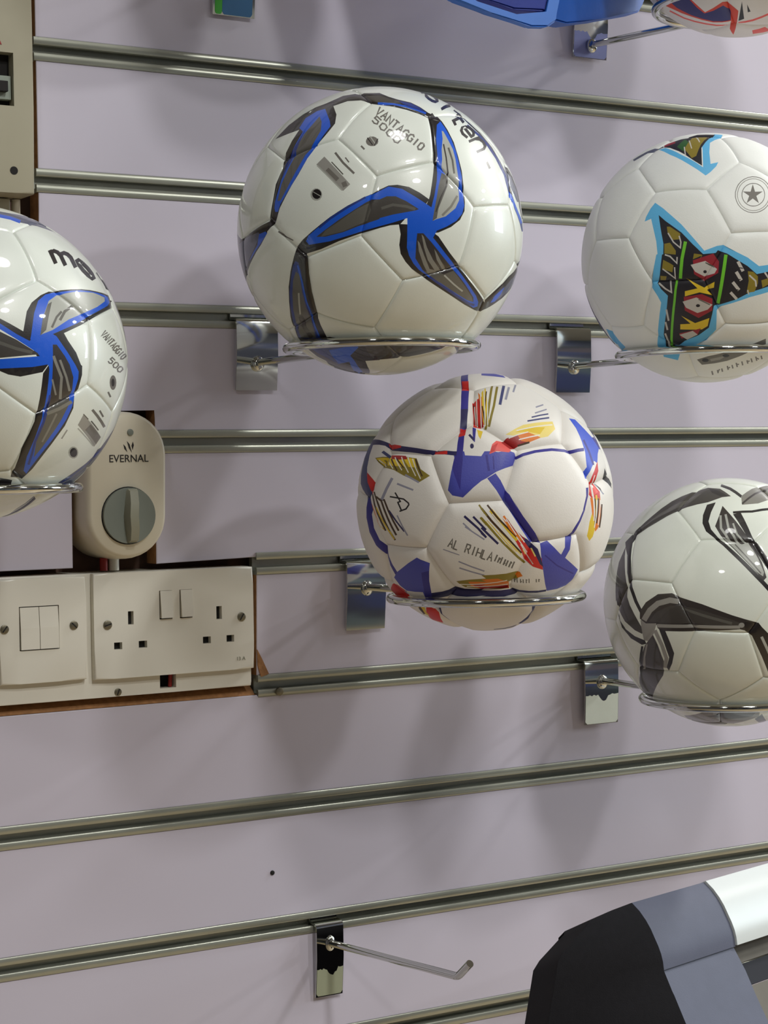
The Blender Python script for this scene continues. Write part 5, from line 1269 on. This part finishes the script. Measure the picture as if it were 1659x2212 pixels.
# ------------------------------------------------------------ empty display hook
hk = thing('display_hook', 'empty chrome display hook with upturned tip near the bottom of the wall', 'hook', (0.7925, 0, -0.8))
bm = bmesh.new()
clip_plate(bm, 0.0255, -0.0625, 0.0030)
bm_obj('back_plate', bm, M_CHROME, hk, smooth=True)
reflection_patch(hk, 0.0255, -0.0390, -0.0618, 0.0030, -0.0625, (160, 164, 140), 'reflection_patch', 'pale reflection painted on the lower half of the plate')
bm = bmesh.new()
z0 = -0.0180
tube(bm, [(0, -0.0070, z0), (0, -0.10, z0 + 0.0068), (0, -0.197, z0 + 0.0140), (0, -0.2005, z0 + 0.0150), (0, -0.2030, z0 + 0.0166), (0, -0.2165, z0 + 0.0275)], 0.0030, 12)
bm_obj('arm', bm, M_CHROME, hk, smooth=True)
bm = bmesh.new()
bmesh.ops.create_uvsphere(bm, u_segments=12, v_segments=8, radius=0.0045, matrix=Matrix.Translation((0, -0.0076, z0)) @ Matrix.Diagonal((1.0, 0.7, 1.5, 1)))
bm_obj('weld_bead', bm, M_CHROME, hk, smooth=True)

# ------------------------------------------------------------ fuse box, top left
cu = thing('fuse_box', 'cream electrical fuse box with a breaker window in the top left corner', 'fuse box', (0.46, 0.03, -0.2135))
oz = 0.2135
bm = bmesh.new()
plate_holes(bm, 0.37 - 0.46, 0.5415 - 0.46, 0.0, 0.335, -0.02 - 0.03, 0.0, [(0.395 - 0.46, 0.5262 - 0.46, -0.1490 + oz, -0.1095 + oz)], 0.010, 0.003)
bm_obj('cover', bm, [M_CREAM2, M_DARK], cu, smooth=True)
for k in range(7):
    x1 = 0.5258 - 0.46 - 0.0182 * k
    bm = bmesh.new()
    box(bm, x1 - 0.0172, x1 - 0.0004, -0.0465, -0.0402, -0.1440 + oz, -0.1262 + oz, 0.0006)
    b = bm_obj('breaker', bm, mat('breaker_grey_green', (150, 160, 148), 0.4) if k == 0 else bpy.data.materials['breaker_grey_green'], cu)
    bm = bmesh.new()
    box(bm, x1 - 0.0130, x1 - 0.0045, -0.0520, -0.0466, -0.1390 + oz, -0.1310 + oz, 0.0006)
    bm_obj('lever', bm, M_DARK, b)
bm = bmesh.new()
disc_y(bm, 0.5250 - 0.46, -0.1970 + oz, 0.0031, -0.0502, -0.0498, 18)
bm_obj('screw_hole', bm, M_DARK, cu)
text_mesh('lettering', 'A', 0.0100, (0.5140 - 0.46, -0.0502, -0.1012 + oz), M_RED, cu)

cd = thing('conduit', 'short cream cable conduit hanging below the fuse box', 'conduit', (0.538, 0.012, -0.262))
bm = bmesh.new()
tube(bm, [(0, 0, 0.0), (0, 0, 0.0478)], 0.0034, 12)
bm_obj('pipe', bm, M_CREAM, cd, smooth=True)
bm = bmesh.new()
box(bm, -0.028, -0.0065, -0.006, 0.006, 0.0, 0.0478, 0.001)
bm_obj('trunking', bm, M_CREAM2, cd)

# ------------------------------------------------------------ rotary dial
dl = thing('rotary_dial', 'cream rounded wall dial with a grey turning knob, behind the left football', 'dial', (0.6113, 0.028, -0.49))
bm = bmesh.new()
rings = []


def stadium(r, zb, zt, y, seg=18):
    p = []
    for k in range(seg + 1):
        a = math.pi + math.pi * k / seg
        p.append((r * math.cos(a), y, zb + r * math.sin(a)))
    for k in range(seg + 1):
        a = math.pi * k / seg
        p.append((r * math.cos(a) + 0.001, y, zt + r * math.sin(a)))
    return p


zb, zt = 0.0328, 0.0798
for r, y in ((0.0345, 0.0), (0.0345, -0.022), (0.0335, -0.042), (0.0327, -0.0465), (0.0314, -0.0490), (0.0297, -0.0500)):
    rings.append([bm.verts.new(p) for p in stadium(r, zb, zt, y)])
nn = len(rings[0])
for a, b in zip(rings[:-1], rings[1:]):
    for k in range(nn):
        bm.faces.new((a[k], a[(k + 1) % nn], b[(k + 1) % nn], b[k]))
bm.faces.new(rings[-1])
bm.faces.new(rings[0][::-1])
bm_obj('housing', bm, M_CREAM, dl, smooth=True)
bm = bmesh.new()
disc_y(bm, 0.0, 0.0330, 0.0224, -0.0503, -0.0498, 40)
bm_obj('knob_gap', bm, M_DARK, dl)
bm = bmesh.new()
disc_y(bm, 0.0, 0.0330, 0.0216, -0.0532, -0.0500, 44, 0.0008)
kn = bm_obj('knob', bm, M_GREY, dl, smooth=True)
bm = bmesh.new()
prof = [(-0.0208, 0.0), (-0.0190, 0.0050), (-0.010, 0.0092), (0.0, 0.0104), (0.010, 0.0092), (0.0190, 0.0050), (0.0208, 0.0)]
lft = [bm.verts.new((-0.0028 - 0.0012 * math.cos(3 * p[0] * 50), -0.0530 - p[1], 0.0330 + p[0])) for p in prof]
rgt = [bm.verts.new((0.0040 - 0.0010 * math.cos(3 * p[0] * 50), -0.0530 - p[1], 0.0330 + p[0])) for p in prof]
lb = [bm.verts.new((v.co.x - 0.0012, -0.0528, v.co.z)) for v in lft]
rb = [bm.verts.new((v.co.x + 0.0012, -0.0528, v.co.z)) for v in rgt]
for k in range(len(prof) - 1):
    bm.faces.new((lft[k], lft[k + 1], rgt[k + 1], rgt[k]))
    bm.faces.new((lb[k], lb[k + 1], lft[k + 1], lft[k]))
    bm.faces.new((rgt[k], rgt[k + 1], rb[k + 1], rb[k]))
bmesh.ops.remove_doubles(bm, verts=bm.verts[:], dist=1e-5)
bm_obj('grip', bm, M_GREY2, kn, smooth=True)
bm = bmesh.new()
disc_y(bm, 0.0029, 0.0972, 0.0026, -0.0512, -0.0498, 16, 0.0005)
bm_obj('indicator', bm, M_GREY, dl, smooth=True)
text_mesh('lettering', 'EVERNAL', 0.0082, (0.0012, -0.0502, 0.0768), M_INK, dl, xs=0.98)
bm = bmesh.new()
for pts in ([(0.0000, 0.0905), (0.0022, 0.0880), (0.0040, 0.0815), (0.0016, 0.0850)], [(-0.0030, 0.0880), (-0.0012, 0.0862), (0.0002, 0.0820), (-0.0022, 0.0845)], [(0.0050, 0.0900), (0.0058, 0.0872), (0.0046, 0.0835), (0.0038, 0.0868)]):
    extrude_xz(bm, pts, -0.0502, -0.0499)
bm_obj('leaf_emblem', bm, M_INK, dl)

cb = thing('cable', 'short red and white cable between the wall dial and the socket box', 'cable', (0.606, 0.012, -0.5005))
bm = bmesh.new()
tube(bm, [(-0.003, -0.004, 0.0), (-0.003, -0.004, 0.0100)], 0.0032, 10)
bm_obj('red_core', bm, M_RED, cb, smooth=True)
bm = bmesh.new()
tube(bm, [(0.0055, -0.004, 0.0), (0.0055, -0.004, 0.0100)], 0.0042, 10)
bm_obj('white_sheath', bm, M_IVORY, cb, smooth=True)

# ------------------------------------------------------------ mounting box, switch and double socket
mb = thing('mounting_box', 'long cream mounting box behind the light switch and the double socket', 'box', (0.55, 0.031, -0.5985))
oz = 0.5985
bm = bmesh.new()
plate_holes(bm, 0.36 - 0.55, 0.7245 - 0.55, 0.0, 0.0970, -0.0045 - 0.031, 0.0, [(0.6435 - 0.55, 0.6575 - 0.55, 0.0035, 0.0165)], 0.012, 0.0015)
bm_obj('case', bm, [M_IVORY, M_DARK], mb, smooth=True)
bm = bmesh.new()
tube(bm, [(0.6545 - 0.55, -0.0300, 0.0040), (0.6550 - 0.55, -0.0310, 0.0160)], 0.0016, 8)
bm_obj('red_wire', bm, M_RED, mb, smooth=True)


def screw(parent, x, y, z, r=0.0034, ang=0.6):
    bm = bmesh.new()
    disc_y(bm, 0, 0, r, -0.0010, 0.0004, 16, 0.0005)
    s = bm_obj('screw', bm, M_SCREW, parent, (x, y, z), smooth=True)
    bm = bmesh.new()
    c, q = math.cos(ang), math.sin(ang)
    w, l = 0.0005, r * 0.85
    extrude_xz(bm, [(c * l - q * w, q * l + c * w), (-c * l - q * w, -q * l + c * w), (-c * l + q * w, -q * l - c * w), (c * l + q * w, q * l - c * w)], -0.00115, -0.0009)
    bm_obj('slot', bm, M_DARK, s)


screw(mb, 0.6075 - 0.55, -0.0355, 0.0035, 0.0030, 1.2)

sw = thing('light_switch', 'square ivory light switch plate with two rockers at the left edge', 'switch', (0.5450, -0.0046, -0.5825))
ox, oz = 0.5450, 0.5825
bm = bmesh.new()
plate_holes(bm, 0.5100 - ox, 0.5800 - ox, 0.0, 0.0795, -0.0056, 0.0, [(0.5256 - ox, 0.5577 - ox, -0.5575 + oz, -0.5240 + oz)], 0.003, 0.0020)
bm_obj('plate', bm, [M_IVORY, M_DARK], sw, smooth=True)
for xa, xb in ((0.5265, 0.5414), (0.5419, 0.5570)):
    bm = bmesh.new()
    extrude_yz(bm, [(-0.0028, 0.0258), (-0.0068, 0.0258), (-0.0066, 0.0420), (-0.0052, 0.0578), (-0.0028, 0.0578)], xa - ox, xb - ox)
    bm_obj('rocker', bm, M_IVORY, sw)
screw(sw, 0.5138 - ox, -0.0058, 0.0423, 0.0034, 0.9)
screw(sw, 0.5695 - ox, -0.0058, 0.0423, 0.0034, -0.8)

so = thing('double_socket', 'ivory double wall socket with two switches, below the dial', 'socket', (0.6555, -0.0046, -0.5838))
ox, oz = 0.6555, 0.5838
H = [(0.6147, 0.6194, -0.5424, -0.5320), (0.6026, 0.6094, -0.5612, -0.5557), (0.6234, 0.6305, -0.5612, -0.5557),
     (0.6913, 0.6962, -0.5424, -0.5320), (0.6790, 0.6860, -0.5612, -0.5557), (0.7000, 0.7068, -0.5612, -0.5557),
     (0.6416, 0.6528, -0.5398, -0.5172), (0.6592, 0.6702, -0.5398, -0.5172)]
bm = bmesh.new()
plate_holes(bm, 0.5862 - ox, 0.7247 - ox, 0.0, 0.0822, -0.0056, 0.0, [(a - ox, b - ox, c + oz, d + oz) for a, b, c, d in H], 0.0048, 0.0020)
bm_obj('plate', bm, [M_IVORY, M_DARK], so, smooth=True)
for xa, xb in ((0.6424, 0.6527), (0.6600, 0.6701)):
    bm = bmesh.new()
    extrude_yz(bm, [(-0.0010, 0.0450), (-0.0082, 0.0450), (-0.0078, 0.0500), (-0.0058, 0.0664), (-0.0010, 0.0664)], xa - ox, xb - ox)
    bm_obj('rocker', bm, M_IVORY, so)
screw(so, 0.5974 - ox, -0.0058, 0.0422, 0.0036, 0.3)
screw(so, 0.7136 - ox, -0.0058, 0.0422, 0.0036, 1.0)
text_mesh('lettering', '13 A', 0.0042, (0.7125 - ox, -0.00572, 0.0085), M_GREY2, so)

# small fixings in the boards
sc = thing('wall_screw', 'small dull screw in the groove right of the double socket', 'screw', (0.7511, -0.0020, -0.6055))
bm = bmesh.new()
disc_y(bm, 0, 0, 0.0034, -0.0022, 0.0002, 16, 0.0006)
bm_obj('head', bm, M_SCREW, sc, smooth=True)
nl = thing('nail', 'tiny black nail head in the bare lower wall', 'nail', (0.7431, 0.0, -0.7543))
bm = bmesh.new()
disc_y(bm, 0, 0, 0.0019, -0.0012, 0.002, 12, 0.0004)
bm_obj('head', bm, M_DARK, nl, smooth=True)

# ------------------------------------------------------------ blue bag, top
M_B1 = mat('blue_bag_panel', (36, 56, 150), 0.5, 0, 0.08, 30.0, 0.1, 200.0)
M_B2 = mat('bright_blue_border', (54, 118, 214), 0.4, 0, 0.05, 30.0)
M_B3 = mat('mid_blue_side', (34, 92, 186), 0.45, 0, 0.08, 30.0, 0.1, 200.0)
bg = thing('hanging_bag', 'blue bag with a brighter blue border, cut off by the top edge', 'bag', (0.924, -0.13, -0.050))


def quad_prism(name, pts, thk, m, parent):
    """a thick sheet through the given 3D outline, thickened towards the wall"""
    bm = bmesh.new()
    f = [bm.verts.new(p) for p in pts]
    b = [bm.verts.new((p[0], p[1] + thk, p[2])) for p in pts]
    bm.faces.new(f)
    bm.faces.new(b[::-1])
    for i in range(len(pts)):
        bm.faces.new((f[i], b[i], b[(i + 1) % len(pts)], f[(i + 1) % len(pts)]))
    bmesh.ops.bevel(bm, geom=bm.edges[:], offset=0.0015, segments=2, affect='EDGES')
    return bm_obj(name, bm, m, parent, smooth=True)


quad_prism('front_panel', [(-0.088, 0.008, 0.012), (-0.0571, -0.001, -0.0020), (-0.0257, -0.011, -0.0120), (0.0010, -0.0155, -0.0115), (0.0050, -0.016, 0.000), (0.012, -0.014, 0.13), (-0.12, 0.005, 0.13)], 0.02, M_B1, bg)
quad_prism('border', [(-0.094, 0.003, 0.004), (-0.0740, 0.000, -0.0080), (-0.0467, -0.008, -0.0161), (-0.0152, -0.020, -0.0264), (-0.0009, -0.022, -0.0257), (0.0074, -0.022, -0.0201), (0.0110, -0.021, -0.0029), (0.022, -0.018, 0.13), (0.012, -0.017, 0.13), (0.0045, -0.019, -0.001), (0.0015, -0.018, -0.0140), (-0.0257, -0.014, -0.0180), (-0.0571, -0.004, -0.0094), (-0.088, 0.003, 0.010)], 0.010, M_B2, bg)
quad_prism('side_panel', [(0.0085, -0.012, -0.0165), (0.0303, -0.006, -0.0165), (0.0830, 0.018, -0.0025), (0.1560, 0.058, 0.0190), (0.166, 0.063, 0.030), (0.168, 0.064, 0.13), (0.022, -0.008, 0.13)], 0.02, M_B3, bg)

# ------------------------------------------------------------ black, grey and white padded bag, bottom right
M_K = mat('black_fabric', (22, 21, 25), 0.9, 0, 0.1, 200.0, 0.15, 900.0, 0.2)
M_G = mat('slate_grey_fabric', (88, 92, 110), 0.6, 0, 0.04, 60.0, 0.08, 900.0, 0.3)
M_W = mat('white_glossy_vinyl', (208, 214, 214), 0.35, 0, 0.01, 20.0)
M_L1 = mat('taupe_lining', (104, 100, 92), 0.8, 0, 0.06, 60.0)
M_L2 = mat('navy_lining', (18, 20, 32), 0.8, 0, 0.06, 60.0)
M_L3 = mat('purple_lining', (62, 58, 120), 0.8, 0, 0.06, 60.0)
pb_ = thing('padded_bag', 'padded sports bag with black end, slate grey band and white side, bottom right corner', 'bag', (0.958, -0.20, -0.7701))
PA = Vector((math.cos(math.radians(14.4)), math.sin(math.radians(14.4)), 0))
PN = Vector((math.sin(math.radians(14.4)), -math.cos(math.radians(14.4)), 0))


def pt(a, o, d):
    return PA * a + PN * o + Vector((0, 0, -d))


ARC = [(-0.050, 0.026), (-0.020, 0.0095), (0.0, 0.0), (0.0075, 0.0055), (0.0135, 0.0117), (0.0182, 0.0180), (0.0219, 0.0245), (0.0252, 0.0302), (0.0279, 0.0361), (0.0296, 0.0420), (0.0305, 0.0484)]
FLAT = [(0.0285, 0.0492), (0.040, 0.0665), (0.050, 0.0853), (0.063, 0.1075), (0.093, 0.1560), (0.118, 0.200)]


def sheet(name, prof, a0, a1, thk, m, na=8):
    bm = bmesh.new()
    p = np.array(prof)
    d = np.gradient(p, axis=0)
    nrm = np.stack([-d[:, 1], d[:, 0]], 1)
    nrm = nrm / np.linalg.norm(nrm, axis=1)[:, None]
    inn = p + nrm * thk
    rows = []
    for k in range(na + 1):
        a = a0 + (a1 - a0) * k / na
        rows.append([bm.verts.new(pt(a, *q)) for q in list(p) + list(inn[::-1])])
    n = len(rows[0])
    for A, B in zip(rows[:-1], rows[1:]):
        for k in range(n):
            bm.faces.new((A[k], A[(k + 1) % n], B[(k + 1) % n], B[k]))
    for R_ in (rows[0], rows[-1]):
        for k in range(n // 2 - 1):
            bm.faces.new((R_[k], R_[k + 1], R_[n - 2 - k], R_[n - 1 - k]))
    return bm_obj(name, bm, m, pb_, smooth=True)


sheet('grey_band', ARC, 0.0, 0.098, 0.003, M_G)
sheet('grey_flap', FLAT, 0.0, 0.098, 0.003, M_G)
sheet('white_side', [(o + 0.0016, d - 0.0012) for o, d in ARC], 0.0985, 0.34, 0.0035, M_W)
sheet('taupe_lining', [(0.012, 0.044), (0.017, 0.060), (0.022, 0.0672)], 0.0985, 0.34, 0.003, M_L1)
sheet('navy_lining', [(0.024, 0.0675), (0.031, 0.080), (0.033, 0.0830)], 0.0985, 0.34, 0.003, M_L2)
sheet('stripe_lining', [(0.034, 0.0835), (0.043, 0.098), (0.052, 0.1130)], 0.0985, 0.34, 0.003, M_L1)
sheet('purple_lining', [(0.053, 0.1135), (0.070, 0.140), (0.10, 0.19)], 0.0985, 0.34, 0.003, M_L3)
bm = bmesh.new()
DL = [0.0, 0.0055, 0.0117, 0.0180, 0.0245, 0.0302, 0.0361, 0.0420, 0.0484, 0.0665, 0.0853, 0.1075, 0.156, 0.200]
po = np.array([q for q in ARC[2:]] + FLAT[1:])
la = np.array([(0.0, -0.054), (0.003, -0.0575), (0.0045, -0.060), (0.0215, -0.094), (0.075, -0.109), (0.20, -0.136)])
rows = []
for d in DL:
    aL = float(np.interp(d, la[:, 0], la[:, 1]))
    oR = float(np.interp(d, po[:, 1], po[:, 0]))
    rows.append([bm.verts.new(pt(aL + 0.062, -0.075, d + 0.036)), bm.verts.new(pt(aL, 0.002, d + 0.003)), bm.verts.new(pt(aL * 0.5, oR * 0.55 + 0.001, d + 0.001)), bm.verts.new(pt(-0.0004, oR, d)), bm.verts.new(pt(-0.0004, -0.075, d + 0.040))])
for A, B in zip(rows[:-1], rows[1:]):
    for k in range(5):
        bm.faces.new((A[k], A[(k + 1) % 5], B[(k + 1) % 5], B[k]))
bm.faces.new(rows[0])
bm.faces.new(rows[-1][::-1])
bm_obj('black_end', bm, M_K, pb_, smooth=True)
